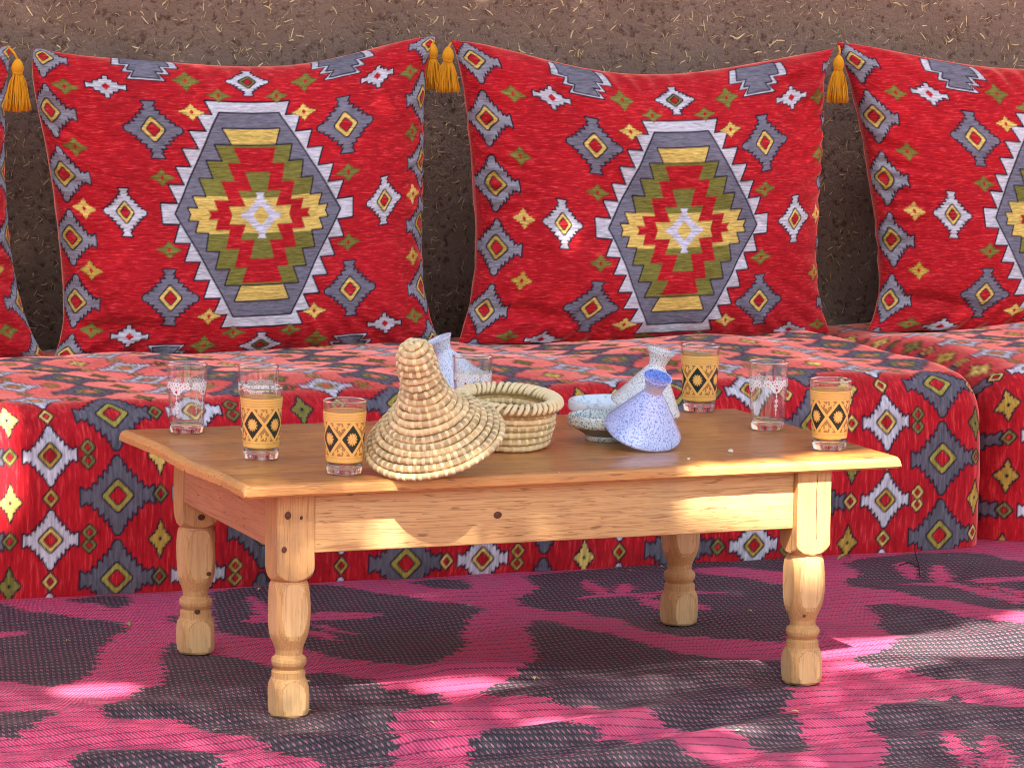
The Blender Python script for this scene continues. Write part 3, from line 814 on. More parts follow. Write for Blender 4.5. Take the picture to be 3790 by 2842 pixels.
def make_seat(name, x0, x1, xs, y_front, label, seed, ox=0.0, s_off=0.0, r_end=0.07, lift=0.0):
    ss, py, pz = seat_profile()
    col = draw_seat(xs, ss, ox, s_off)
    X, Sg = np.meshgrid(xs, ss); Y = np.repeat(py[:, None], len(xs), 1); Z = np.repeat(pz[:, None], len(xs), 1)
    e = np.minimum(X - x0, x1 - X)
    inset = np.where(e < r_end, r_end - np.sqrt(np.maximum(r_end ** 2 - (r_end - np.maximum(e, 0)) ** 2, 0)), 0.0)
    cy, cz = SEAT_DEPTH / 2, SEAT_TOP * 0.45
    yy = Y + inset * np.clip((cy - Y) / cy, -1, 1); zz = np.where(Z > cz, Z - inset * np.clip((Z - cz) / (SEAT_TOP - cz), 0, 1), Z)
    sag = 0.013 * smooth_noise(X, Sg, 0.6, seed, 2) * np.clip((Sg - 0.3) / 0.1, 0, 1)
    front = 0.007 * smooth_noise(X, Sg * 0.5, 0.34, seed + 1, 2)
    P = np.stack([X, y_front + yy + front * (Sg < 0.45), zz + sag * 0.6 + lift * np.clip(Z / SEAT_TOP, 0, 1)], -1)
    h, w = X.shape
    faces = grid_faces(h, w)
    v = P.reshape(-1, 3); c = col.reshape(-1, 3)
    # the two ends: the profile closed towards its middle
    vs_, fs_, cs_ = [v], [faces], [c]
    n0 = len(v)
    for side, j in ((-1, 0), (1, w - 1)):
        rim = P[:, j]; ctr = np.array([rim[:, 0].mean(), y_front + cy, cz])
        rings = []
        for k in (1.0, 0.82, 0.6, 0.38, 0.16):
            q = ctr + (rim - ctr) * k; q[:, 0] = rim[:, 0] + side * 0.012 * (1 - k); rings.append(q)
        R = np.stack(rings); vs_.append(R.reshape(-1, 3))
        ff = grid_faces(len(rings), h) + n0
        if side > 0: ff = ff[:, ::-1]
        fs_.append(ff)
        cc = np.repeat(col[:, j][None], len(rings), 0).reshape(-1, 3) * 0 + np.array(C_RED)
        cs_.append(cc); n0 += R.shape[0] * h
    me = new_mesh(name, np.concatenate(vs_), np.concatenate(fs_), True, np.concatenate(cs_), mats=(MAT_SEAT,))
    o = obj(name, me); tag(o, label, 'seat cushion', 'red woven bench seats along the wall')
    return o


XR = 1.688
xs_main = np.concatenate([np.linspace(-1.6, -0.32, 260, endpoint=False), np.linspace(-0.32, XR - 0.07, 860, endpoint=False), np.linspace(XR - 0.07, XR, 40)])
make_seat('bench_seat', -1.6, XR, xs_main, SEAT_Y + 0.005, 'long red bench seat right behind the wooden table, with grey and white diamonds', 31)
x0r = 1.705
xs_right = np.concatenate([np.linspace(x0r, x0r + 0.08, 45, endpoint=False), np.linspace(x0r + 0.08, 2.35, 220, endpoint=False), np.linspace(2.35, 4.2, 260)])
make_seat('bench_seat', x0r, 4.2, xs_right, SEAT_Y + 0.045, 'red bench seat cut off by the right edge, past the end gap', 41, ox=1.745 - (-0.088 + 0.19 + 0.259 * 6), s_off=0.03, r_end=0.09)

# ------------------------------------------------------------------ back cushions


def poly_through(pts, deg):
    p = np.array(pts, float); t0, t1 = p[:, 0].min(), p[:, 0].max()
    u = (p[:, 0] - t0) / (t1 - t0) * 2 - 1
    c = np.polyfit(u, p[:, 1], min(deg, len(p) - 1))
    return lambda q: np.polyval(c, q)


def make_cushion(label, left, right, top, bottom, fine=(-1, 1), seed=1, T=0.108, y0=1.712, y1=1.862, rx=-0.006, n=(430, 330), shear=0.0, ax=0.0, by=0.0, ux=0.0437, uy=0.0388, bx=9.8):
    """left/right: outline pixels top to bottom, top/bottom: outline pixels left to right"""
    lean = lambda z: y0 + (y1 - y0) * np.clip((z - 0.32) / 0.56, -0.2, 1.3)

    def world(px):
        out = []
        for a, b in px:
            z = 0.6
            for _ in range(4):
                w = on_y(a, b, float(lean(z))); z = w[2]
            out.append(w)
        return np.array(out)
    L, Rr, Tp, Bt = world(left), world(right), world(top), world(bottom)
    Rr[:, 0] += rx
    xl = poly_through(np.stack([-L[:, 2], L[:, 0]], -1), 5); xr = poly_through(np.stack([-Rr[:, 2], Rr[:, 0]], -1), 5)    # parameter -1 top .. 1 bottom
    zt = poly_through(np.stack([Tp[:, 0], Tp[:, 2]], -1), 5); zb = poly_through(np.stack([Bt[:, 0], Bt[:, 2]], -1), 3)
    Wh = 0.5 * ((Rr[:, 0].max() - L[:, 0].min())); Hh = 0.5 * (Tp[:, 2].mean() - Bt[:, 2].mean())
    pw = 2.7

    def arc(half):
        th = np.linspace(0, np.pi / 2, 3000); u = np.sin(th); d = T * np.sqrt(np.maximum(1 - u ** pw, 0))
        s = np.concatenate([[0], np.cumsum(np.hypot(np.diff(u) * half, np.diff(d)))]); return u, s
    uu, su = arc(Wh); vv, sv = arc(Hh)
    nx, ny = n
    fa, fb = fine
    fu = np.linspace(-1, 1, nx)
    keep = np.concatenate([np.linspace(-1, fa, 24, endpoint=False) if fa > -1 else [], fu[(fu >= fa) & (fu <= fb)], np.linspace(fb, 1, 25)[1:] if fb < 1 else []])
    a = np.sort(keep) * su[-1]; b = np.linspace(-1, 1, ny) * sv[-1]
    U = np.sign(a) * np.interp(np.abs(a), su, uu); Vv = np.sign(b) * np.interp(np.abs(b), sv, vv)
    col = draw_cushion((a - ax) / ux, (b - by) / uy, bx)

    def surf(U1, V1, side):
        Ug, Vg = np.meshgrid(U1, V1)
        z_t, z_b = zt(Ug), zb(Ug)
        k = (Vg + 1) / 2
        k2 = k + shear * Ug * k * (1 - k)
        Z = z_t + (z_b - z_t) * k2
        X = xl(Vg) + (xr(Vg) - xl(Vg)) * (Ug + 1) / 2
        e = np.sqrt(np.maximum(1 - np.abs(Ug) ** pw, 0)) * np.sqrt(np.maximum(1 - np.abs(Vg) ** pw, 0))
        D = T * e ** 0.92
        edge = np.clip(np.maximum(np.abs(Ug), np.abs(Vg)) - 0.55, 0, 1) / 0.45
        wr = 0.0062 * smooth_noise(X, Z, 0.24, seed, 3) * np.minimum(e * 3, 1)
        ang = np.arctan2(Vg, Ug)
        puck = 0.0055 * np.sin(ang * 46 + 3 * np.sin(ang * 5 + seed)) * edge ** 2 * np.minimum(e * 4, 1)
        tuck = np.exp(-((Vg - 0.74 - 0.10 * (Ug + 1) + 0.02 * np.sin(Ug * 9 + seed)) / 0.045) ** 2) * np.clip((-0.45 - Ug) / 0.3, 0, 1)
        tuck2 = np.exp(-((Vg + 0.80 + 0.12 * (1 - Ug) + 0.02 * np.sin(Ug * 7 + seed)) / 0.05) ** 2) * np.clip((Ug - 0.5) / 0.3, 0, 1)
        D = np.maximum((D + wr + puck) * (1 - 0.34 * tuck - 0.22 * tuck2), 0)
        return np.stack([X, lean(Z) + side * D, Z], -1)
    Pf = surf(U, Vv, -1.0)
    Pb = surf(np.sin(np.linspace(-np.pi / 2, np.pi / 2, 40)), np.sin(np.linspace(-np.pi / 2, np.pi / 2, 34)), 1.05)
    v = np.concatenate([Pf.reshape(-1, 3), Pb.reshape(-1, 3)])
    v[:, 2] = np.maximum(v[:, 2], 0.318)
    v[:, 1] = np.minimum(v[:, 1], WALL_Y - 0.014)
    ff = np.concatenate([grid_faces(*Pf.shape[:2])[:, ::-1], grid_faces(*Pb.shape[:2]) + Pf.shape[0] * Pf.shape[1]])
    c = np.concatenate([col.reshape(-1, 3), np.tile(np.array(C_RED), (Pb.shape[0] * Pb.shape[1], 1))])
    o = obj('back_cushion', new_mesh('back_cushion', v, ff, True, c, mats=(MAT_CUSH,)))
    tag(o, label, 'cushion', 'red woven back cushions leaning on the mud wall')
    return o


C1_L = [(74, 100), (82, 228), (108, 360), (126, 479), (136, 607), (138, 690), (112, 776)]
C1_R = [(950, 80), (926, 148), (921, 206), (917, 327), (915, 506), (919, 619), (937, 690), (960, 745)]
C1_T = [(74, 102), (200, 122), (290, 130), (400, 138), (520, 143), (640, 140), (720, 130), (800, 108), (880, 88), (950, 79)]
C1_B = [(112, 778), (200, 782), (330, 778), (500, 768), (700, 757), (960, 746)]
C2_L = [(974, 88), (1001, 170), (1008, 247), (1019, 310), (1030, 440), (1030, 507), (1026, 597), (1019, 641), (988, 746)]
C2_R = [(1808, 106), (1786, 148), (1782, 247), (1770, 350), (1768, 462), (1766, 574), (1777, 664), (1800, 722)]
C2_T = [(974, 88), (1060, 100), (1130, 115), (1220, 140), (1310, 155), (1430, 160), (1520, 155), (1600, 145), (1700, 125), (1808, 106)]
C2_B = [(988, 748), (1150, 748), (1350, 742), (1550, 732), (1800, 722)]
C3_L = [(1808, 92), (1832, 160), (1861, 261), (1880, 375), (1895, 481), (1901, 607), (1896, 655), (1868, 722)]
C3_R = [(x + 1730, y + 40) for x, y in C1_R]
C3_T = [(1808, 92), (1900, 104), (2000, 125), (2080, 140), (2160, 146), (2260, 148), (2360, 145), (2480, 128), (2680, 118)]
C3_B = [(1868, 724), (2000, 720), (2212, 708), (2450, 700), (2690, 690)]
C0_R = [(20, 102), (8, 196), (4, 330), (9, 470), (22, 570), (38, 640), (62, 718), (96, 772)]
C0_L = [(x - 985, y + 25) for x, y in C1_L]
C0_T = [(-912, 120), (-600, 150), (-350, 150), (-150, 118), (20, 100)]
C0_B = [(-880, 800), (-500, 795), (-200, 785), (96, 774)]
make_cushion('whole red cushion above the two glasses, medallion in full view, nearer the left edge', C1_L, C1_R, C1_T, C1_B, seed=1, ax=0.0, bx=9.25)
make_cushion('whole red cushion behind the small ceramic tagines, its medallion in full view', C2_L, C2_R, C2_T, C2_B, seed=2, T=0.110, ax=0.030, by=0.036, ux=0.0445, uy=0.0393, y1=1.827)
make_cushion('red cushion on the far bench seat, its medallion cut by the right edge', C3_L, C3_R, C3_T, C3_B, seed=3, n=(420, 320), ax=-0.034, by=0.036)
make_cushion('red cushion of which only a narrow strip shows at the left edge', C0_L, C0_R, C0_T, C0_B, seed=4, rx=0.004, n=(320, 250))

# ------------------------------------------------------------------ yellow tassels at the cushion corners
MAT_TASSEL = mat_plain('mustard_yarn', lin(214, 148, 28), 0.75, 0.3, 500.0, 0.35, 0.2)


def make_tassel(px, py, yy, length, label, seed, tie):
    w = on_y(px, py, yy); rs = np.random.default_rng(seed)
    t = empty('tassel', tuple(w)); tag(t, label, 'tassel', 'mustard tassels between the back cushions')
    prof = [(0.0005, 0.004), (0.004, 0.003), (0.009, -0.004), (0.0115, -0.012), (0.0105, -0.019), (0.0075, -0.023), (0.0078, -0.027), (0.0005, -0.029)]
    obj('head', lathe('head', prof, MAT_TASSEL, 20), t)
    v, f = tube([(0.0082 * math.cos(a), 0.0082 * math.sin(a), -0.0225 - 0.0012 * math.sin(a * 3)) for a in np.linspace(0, 2 * np.pi, 24, endpoint=False)], 0.0016, 6, True)
    obj('binding', new_mesh('binding', v, f, True, mats=(MAT_TASSEL,)), t)
    sp_ = Soup()
    for k in range(150):
        a = rs.uniform(0, 2 * np.pi); q = math.sqrt(rs.uniform(0.05, 1)); r0 = 0.0072 * q; r1 = (0.022 + rs.normal(0, 0.0022)) * q
        L = length * rs.uniform(0.93, 1.04)
        pts = []
        for s in np.linspace(0, 1, 6):
            rr = r0 + (r1 - r0) * (s ** 0.55); wob = 0.0010 * math.sin(s * 5 + k)
            pts.append((rr * math.cos(a) + wob, rr * math.sin(a), -0.024 - L * s))
        v, f = tube(pts, 0.00105, 4)
        sp_.add(v, f)
    sk = obj('yarn_skirt', sp_.mesh('yarn_skirt', (MAT_TASSEL,)), t); sk['kind'] = 'stuff'
    e = np.array(on_y(tie[0], tie[1], yy + 0.02)) - w
    pts = [(0, 0, 0.002), tuple(e * 0.4 + (0, -0.004, 0.004)), tuple(e * 0.8 + (0, 0, 0.002)), tuple(e)]
    v, f = tube(pts, 0.0022, 6); obj('cord', new_mesh('cord', v, f, True, mats=(MAT_TASSEL,)), t)
    return t


make_tassel(968, 106, 1.66, 0.056, 'bright mustard tassel hanging in front, between the two whole cushions', 1, (974, 94))
make_tassel(934, 99, 1.85, 0.058, 'shaded mustard tassel half hidden behind its brighter twin', 2, (938, 88))
make_tassel(1812, 124, 1.72, 0.064, 'mustard tassel between the second whole cushion and the cushion on the right', 3, (1812, 100))
make_tassel(38, 132, 1.72, 0.066, 'mustard tassel beside the narrow cushion strip at the left edge', 4, (16, 100))

# ------------------------------------------------------------------ low wooden table
TABLE_Z, TOP_T = 0.352, 0.0185
LIGHT_PINE, DARK_PINE = lin(226, 182, 126), lin(176, 120, 70)
MAT_LEG = mat_wood('pine_leg', lin(214, 166, 106), lin(158, 108, 62), 'z', 1.0, 0.6, 0.50, 0.85, dash=0.0)
MAT_FACET = mat_wood('pine_leg_flat', lin(226, 184, 128), lin(184, 136, 86), 'z', 1.2, 0.6, 0.75, 0.3, dash=0.12)
MAT_APRON = mat_wood('pine_apron', lin(226, 184, 124), lin(148, 96, 52), 'x', 1.0, 0.6, 0.62, 0.35)
MAT_APRON_Y = mat_wood('pine_apron_side', lin(218, 162, 116), lin(168, 106, 68), 'y', 1.0, 0.6, 0.6, 0.2)
MAT_TOP = mat_wood('stained_pine_top', lin(212, 142, 72), lin(98, 50, 20), 'x', 0.62, 0.26, 0.40, 0.06, 0.5, 0.30, dash=0.85)
MAT_PAD = mat_plain('black_foot', (0.012, 0.012, 0.012), 0.8)
MAT_EDGE = mat_wood('worn_pine_edge', lin(216, 158, 92), lin(160, 102, 54), 'x', 1.0, 0.55, 0.7, 0.3)
table = empty('coffee_table', (0.41, 0.235, 0.0))
tag(table, 'low pine table with turned legs and a darker stained top', 'table')
TC = Vector((0.41, 0.235, 0.0))

LEG_R = [(0.0, 0.0255), (0.0035, 0.0295), (0.013, 0.0315), (0.033, 0.0318), (0.044, 0.0305), (0.0505, 0.0280), (0.0545, 0.0258), (0.0565, 0.0248), (0.0655, 0.0248), (0.0668, 0.0225), (0.0690, 0.0205),
         (0.0712, 0.0222), (0.0760, 0.0252), (0.0805, 0.0260), (0.0850, 0.0248), (0.0878, 0.0212), (0.0905, 0.0194), (0.0980, 0.0202), (0.1050, 0.0226), (0.1135, 0.0264), (0.1220, 0.0292), (0.1320, 0.0312), (0.1450, 0.0325), (0.1600, 0.0327), (0.1720, 0.0322), (0.1820, 0.0312), (0.1900, 0.0298),
         (0.1950, 0.0280), (0.1975, 0.0262), (0.1990, 0.0258), (0.2005, 0.0275), (0.2040, 0.0318), (0.2090, 0.0360), (0.2150, 0.0395), (0.2230, 0.0420), (0.2400, 0.0425), (0.3340, 0.0425)]


def leg_mesh(seed):
    rs = np.random.default_rng(seed)
    zr = np.array(LEG_R); z = np.unique(np.concatenate([zr[:, 0], np.linspace(0.12, 0.23, 46), np.linspace(0.01, 0.055, 18)]))
    r = np.interp(z, zr[:, 0], zr[:, 1]); n = 128; half = 0.0282 + rs.normal(0, 0.0002)
    a = np.linspace(0, 2 * np.pi, n, endpoint=False)
    X = r[:, None] * np.cos(a); Y = r[:, None] * np.sin(a)
    low = ((z < 0.056) | ((z > 0.118) & (z < 0.197)))[:, None]
    hh = np.where(low, half - 0.0022, half)
    X = np.clip(X, -hh, hh); Y = np.clip(Y, -hh, hh)
    X = X + 0.0004 * np.sin(z[:, None] * 90 + seed); v = np.stack([X, Y, np.repeat(z[:, None], n, 1)], -1)
    f = [list(map(int, q)) for q in grid_faces(len(z), n, True)]
    f.append(list(range(n))[::-1]); f.append([(len(z) - 1) * n + j for j in range(n)])
    me = new_mesh('leg', v, f, True, mats=(MAT_LEG, MAT_FACET))
    fx = (np.abs(np.abs(r[:, None] * np.cos(a)) - 0) >= hh) | (np.abs(r[:, None] * np.sin(a)) >= hh)
    q4 = grid_faces(len(z), n, True); flat = fx.ravel()[q4].all(1) & (z[q4[:, 0] // n] < 0.2)
    mi = np.zeros(len(me.polygons), dtype=np.int32); mi[:len(q4)] = flat
    me.polygons.foreach_set('material_index', mi)
    return me


def set_sharp(me, angle):
    me.set_sharp_from_angle(angle=angle)
    return me


LEGS = [(-0.004, -0.007), (0.816, -0.016), (0.005, 0.481), (0.831, 0.481)]
for k, (lx, ly) in enumerate(LEGS):
    lg = obj('leg', set_sharp(leg_mesh(k), rad(11)), table, Vector((lx, ly, 0.0035)) - TC, (0, 0, rad((0, 1.5, -1, 0.8)[k])))
    lg['label'] = ('leg with a glowing sunlit block and knots', 'leg with a long crack, its block in bright sun', 'darker leg with a knot in its bulb', 'shaded leg split by a long crack')[k]
    obj('foot_pad', lathe('foot_pad', [(0.0005, -0.0030), (0.0225, -0.0030), (0.0245, 0.0008), (0.0005, 0.0010)], MAT_PAD, 24), lg)
    if k in (1, 3):                  # drying cracks
        a0 = (0.0045, 0.0)[k == 3]
        pts = [(a0 + 0.0012 * math.sin(z * 60), -0.0284 if z > 0.22 else -0.99, z) for z in np.linspace(0.225, 0.325, 9)]
        v, f = tube(pts, 0.0005, 4); obj('crack', new_mesh('crack', v, f, False, mats=(MAT_PAD,)), lg)


def bevel_box(name, x0, x1, y0, y1, z0, z1, mat, r=0.002, segs=2, jig=None):
    import bmesh
    bm = bmesh.new()
    vs8 = [bm.verts.new(p) for p in ((x0, y0, z0), (x1, y0, z0), (x1, y1, z0), (x0, y1, z0), (x0, y0, z1), (x1, y0, z1), (x1, y1, z1), (x0, y1, z1))]
    for q in ((0, 3, 2, 1), (4, 5, 6, 7), (0, 1, 5, 4), (1, 2, 6, 5), (2, 3, 7, 6), (3, 0, 4, 7)):
        bm.faces.new([vs8[i] for i in q])
    if jig: jig(bm)
    bmesh.ops.bevel(bm, geom=bm.edges[:], offset=r, segments=segs, profile=0.5, affect='EDGES')
    me = bpy.data.meshes.new(name); bm.to_mesh(me); bm.free(); me.materials.append(mat)
    for p in me.polygons: p.use_smooth = True
    me.set_sharp_from_angle(angle=rad(50))
    return me


AZ0, AZ1 = 0.2445, 0.3335


def part_box(name, x0, x1, y0, y1, z0, z1, mat, **kw):
    c = Vector(((x0 + x1) / 2, (y0 + y1) / 2, (z0 + z1) / 2))
    return obj(name, bevel_box(name, x0 - c.x, x1 - c.x, y0 - c.y, y1 - c.y, z0 - c.z, z1 - c.z, mat, **kw), table, c - TC)


part_box('apron', 0.0245, 0.7875, -0.034, -0.014, AZ0, AZ1, MAT_APRON)['label'] = 'front apron board with a dark round knot'
part_box('apron', 0.0335, 0.8025, 0.486, 0.506, AZ0, AZ1, MAT_APRON)
part_box('apron', -0.0235, -0.0045, 0.0215, 0.4525, AZ0, AZ1, MAT_APRON_Y)
part_box('apron', 0.832, 0.851, 0.0125, 0.4525, AZ0, AZ1, MAT_APRON_Y)
kn = lathe('knot', [(0.0003, -0.0006), (0.0035, -0.0005), (0.0062, 0.0), (0.0066, 0.0012), (0.0003, 0.0012)], mat_plain('knot_wood', lin(96, 58, 40), 0.7), 20)
kpos = on_y(1075, 1112, -0.0345)
kk = obj('knot', kn, table, Vector(kpos) - TC, (rad(90), 0, 0)); kk.scale = (1.0, 0.8, 0.25)
for (px, py, s) in ((622, 1113, 0.75), (651, 1118, 0.35), (614, 1187, 0.6)):
    q = on_y(px, py, -0.0362); k_ = obj('knot', kn, table, Vector(q) - TC, (rad(90), 0, 0)); k_.scale = (s, s * 1.2, 0.25)

for (px, py, yy, s) in ((435, 1117, 0.4515, 0.9), (451, 1239, 0.4505, 0.6), (426, 1321, 0.4545, 0.75), (1712, 1190, -0.0455, 0.4), (1737, 1330, -0.0440, 0.45)):
    q = on_y(px, py, yy); k_ = obj('knot', kn, table, Vector(q) - TC, (rad(90), 0, 0)); k_.scale = (s, s * 0.8, 0.25)
# the top: boards side by side, worn and rounded at the edges
FLc, FRc, BLc, BRc = (-0.095, -0.071), (0.956, -0.058), (-0.103, 0.533), (0.940, 0.508)
cuts = [0.0, 0.19, 0.43, 0.70, 1.0]


def top_point(s, t_):
    a = np.array(FLc) * (1 - s) + np.array(FRc) * s; b = np.array(BLc) * (1 - s) + np.array(BRc) * s
    return a * (1 - t_) + b * t_


for k in range(4):
    t0, t1 = cuts[k], cuts[k + 1]
    gap = 0.0009
    n = 40; ssx = np.linspace(0, 1, n)
    fr = np.array([top_point(s, t0) for s in ssx]); bk = np.array([top_point(s, t1) for s in ssx])
    if k > 0: fr[:, 1] += gap / 2
    if k < 3: bk[:, 1] -= gap / 2
    if k == 0: fr[:, 1] += 0.0016 * smooth_noise(ssx * 1.0, ssx * 0, 0.22, 61, 2)
    if k == 3:
        bk[:, 1] += 0.0012 * smooth_noise(ssx, ssx * 0, 0.3, 62, 2)
    # section across the board, rounded on the outer edges
    rf = 0.0085 if k == 0 else 0.0007; rb = 0.0085 if k == 3 else 0.0007
    sec = []
    def arcpts(cx, cz, r, a0, a1, m, dirn):
        return [(cx + dirn * r * math.cos(rad(a)), cz + r * math.sin(rad(a))) for a in np.linspace(a0, a1, m)]
    z0, z1 = TABLE_Z - TOP_T, TABLE_Z
    lower = 0.003
    prof = [('f', lower, z0), ('f', 0.0, z0 + lower)] + [('f', rf - rf * math.cos(rad(a)), z1 - rf + rf * math.sin(rad(a))) for a in np.linspace(0, 90, 7)] + \
           [('b', rb - rb * math.cos(rad(a)), z1 - rb + rb * math.sin(rad(a))) for a in np.linspace(90, 0, 7)] + [('b', 0.0, z0 + lower), ('b', lower, z0)]
    ring = []
    # along the length: end sections are pulled in to round the ends
    stat = [(0.0, 1.0), (0.0012, 0.55), (0.004, 0.2), (0.009, 0.0)]
    xs_ = [q for q, _ in stat] + list(np.linspace(0.02, 0.98, 34)) + [1 - q for q, _ in reversed(stat)]
    ins = [q for _, q in stat] + [0.0] * 34 + [q for _, q in reversed(stat)]
    P = []
    for s, inn in zip(xs_, ins):
        f_ = np.array([np.interp(s, ssx, fr[:, 0]), np.interp(s, ssx, fr[:, 1])]); b_ = np.array([np.interp(s, ssx, bk[:, 0]), np.interp(s, ssx, bk[:, 1])])
        d = (b_ - f_) / np.linalg.norm(b_ - f_)
        rowp = []
        for side, off, z in prof:
            q = f_ + d * off if side == 'f' else b_ - d * off
            zz = z - inn * 0.0085 if z > z0 + 0.5 * TOP_T else z + inn * 0.002
            wob = 0.0008 * math.sin(s * 23 + k * 2) if inn else 0.0
            if s < 0.02: q = q + np.array([0.0035 * math.sin(q[1] * 19 + 1.0) + 0.0018 * math.sin(q[1] * 61), 0])
            rowp.append((q[0] + wob, q[1], zz))
        P.append(rowp)
    P = np.array(P); m = P.shape[1]
    c = P.reshape(-1, 3).mean(0)
    f = [list(map(int, q)) for q in grid_faces(P.shape[0], m, True)]
    f.append(list(range(m))); f.append([(P.shape[0] - 1) * m + j for j in range(m)][::-1])
    me = new_mesh('top_plank', (P - c).reshape(-1, 3), f, True, mats=(MAT_TOP, MAT_EDGE)); me.set_sharp_from_angle(angle=rad(40))
    nrow = P.shape[0]
    mi = np.zeros(len(me.polygons), dtype=np.int32)
    for i in range(nrow - 1):
        for j in range(m):
            if i < 3 or i >= nrow - 4: mi[i * m + j] = 1
            if k == 0 and j in (0, 1, 2, 3, 4, m - 1): mi[i * m + j] = 1
            if k == 3 and j in (m - 2, m - 3, m - 4, m - 5): mi[i * m + j] = 1
    mi[-2:] = 1
    me.polygons.foreach_set('material_index', mi)
    obj('top_plank', me, table, Vector(c) - TC)

# ------------------------------------------------------------------ tea glasses
MAT_GLASS = mat_glass('clear_glass'); MAT_TEA = mat_glass('amber_tea', (0.95, 0.62, 0.16), 0.02); MAT_DREGS = mat_glass('pale_dregs', (0.93, 0.86, 0.55), 0.03)
MAT_PRINT = mat_print('print_on_glass'); MAT_THIN = mat_thin_glass('thin_glass')
GH, GR, GB = 0.107, 0.0322, 0.0252


def g_r(z): return GB + (GR - GB) * (z / GH) ** 0.9


inner_z = np.linspace(0.016, GH - 0.001, 14)
prof = [(g_r(0.0146), 0.0146)] + [(g_r(z), z) for z in np.linspace(0.018, GH - 0.001, 18)] + [(GR - 0.0002, GH - 0.0002), (GR - 0.0010, GH), (GR - 0.0018, GH - 0.0004)] + [(g_r(z) - 0.0020, z) for z in inner_z[::-1]]
ME_GLASS = lathe('glass_wall', prof, MAT_THIN, 64)
ME_BASE = lathe('glass_base', [(0.0004, 0.0015), (0.012, 0.0010), (GB - 0.003, 0.0), (GB - 0.0006, 0.0008), (GB, 0.003), (g_r(0.008), 0.008), (g_r(0.0144), 0.0144), (g_r(0.0144) - 0.0018, 0.0150), (GB - 0.0040, 0.0138), (0.010, 0.0122), (0.0004, 0.0120)], MAT_GLASS, 64)
v, f = tube([((GR - 0.0009) * math.cos(a_), (GR - 0.0009) * math.sin(a_), GH - 0.0003) for a_ in np.linspace(0, 2 * np.pi, 64, endpoint=False)], 0.0011, 8, True)
MAT_RIM = mat_glass('gilt_glass_rim', (1.0, 0.90, 0.72), 0.05)
ME_RIM = new_mesh('glass_rim', v, f, True, mats=(MAT_RIM,))
lz = 0.0200
ME_TEA = lathe('tea', [(0.0004, 0.0124), (0.010, 0.0126), (GB - 0.0052, 0.0142), (g_r(0.0165) - 0.0024, 0.0168), (g_r(lz) - 0.0024, lz), (0.0004, lz)], MAT_TEA, 40)
ME_DREGS = lathe('dregs', [(0.0004, 0.0124), (0.010, 0.0126), (GB - 0.0052, 0.0142), (g_r(0.0165) - 0.0024, 0.0168), (0.0004, 0.0168)], MAT_DREGS, 40)


def print_shell(name, z0, z1, nz, na, paint):
    zz = np.linspace(z0, z1, nz); aa = np.linspace(0, 2 * np.pi, na, endpoint=False)
    A, Z = np.meshgrid(aa, zz); r = (GB + (GR - GB) * (Z / GH) ** 0.9) + 0.00025
    v = np.stack([r * np.cos(A), r * np.sin(A), Z], -1)
    col = paint(A, Z)
    return new_mesh(name, v, grid_faces(nz, na, True), True, col, mats=(MAT_PRINT,))


GOLD = np.array([1.0, 0.60, 0.16]); GREEN = np.array([0.012, 0.030, 0.022]); AMBER = np.array([0.88, 0.46, 0.12])


def paint_gold(A, Z):
    col = np.zeros(A.shape + (4,)); col[..., :3] = GOLD
    al = np.zeros(A.shape)
    lo, hi = 0.0285, 0.0775                      # the lattice zone
    nd = 5
    u = (A / (2 * np.pi) * nd) % 1.0; v = (Z - lo) / (hi - lo)
    band = ((Z > hi) & (Z < 0.0925)) | ((Z < lo) & (Z > 0.0185)); al[band] = 0.92
    thin = (np.abs(Z - 0.0805) < 0.0004) | (np.abs(Z - 0.0885) < 0.0004) | (np.abs(Z - 0.0255) < 0.0004); col[thin, :3] = GOLD * 0.45
    zig = (np.abs(Z - 0.0845 - 0.0012 * np.sin(A * 60)) < 0.0005); col[zig, :3] = GOLD * 0.55
    mid = (Z >= lo) & (Z <= hi)
    d = np.abs(u - 0.5) * 2 + np.abs(v - 0.5) * 2          # 1 on the lozenge outline
    tri = mid & (d > 1.14)
    al[mid & (np.abs(d - 1.0) <= 0.14)] = 0.95
    loz = mid & (d < 0.86); al[loz] = 0.97; col[loz, :3] = GREEN
    fu, fv = (u - 0.5) * 2, (v - 0.5) * 2 * 1.15
    fr = np.hypot(fu, fv); fa = np.arctan2(fv, fu)
    flower = loz & (fr < 0.40 + 0.07 * np.cos(fa * 12)); col[flower, :3] = GOLD * 1.05
    veins = flower & ((np.abs(np.sin(fa * 6)) < 0.16) & (fr > 0.15)); col[veins, :3] = GOLD * 0.5
    al[tri] = 0.42; col[tri, :3] = AMBER
    for cu, cv_ in ((0.0, 0.84), (-0.2, 0.92), (0.2, 0.92), (0.0, 0.16), (-0.2, 0.08), (0.2, 0.08)):
        uu_ = ((u + 0.5) % 1.0) - 0.5
        q = np.hypot((uu_ - cu) * 1.0, (v - cv_) * 0.9); qa = np.arctan2(v - cv_, uu_ - cu)
        bl = tri & (q < 0.085 + 0.025 * np.cos(qa * 5)); al[bl] = 0.92; col[bl, :3] = GOLD
    col[..., 3] = al
    return col


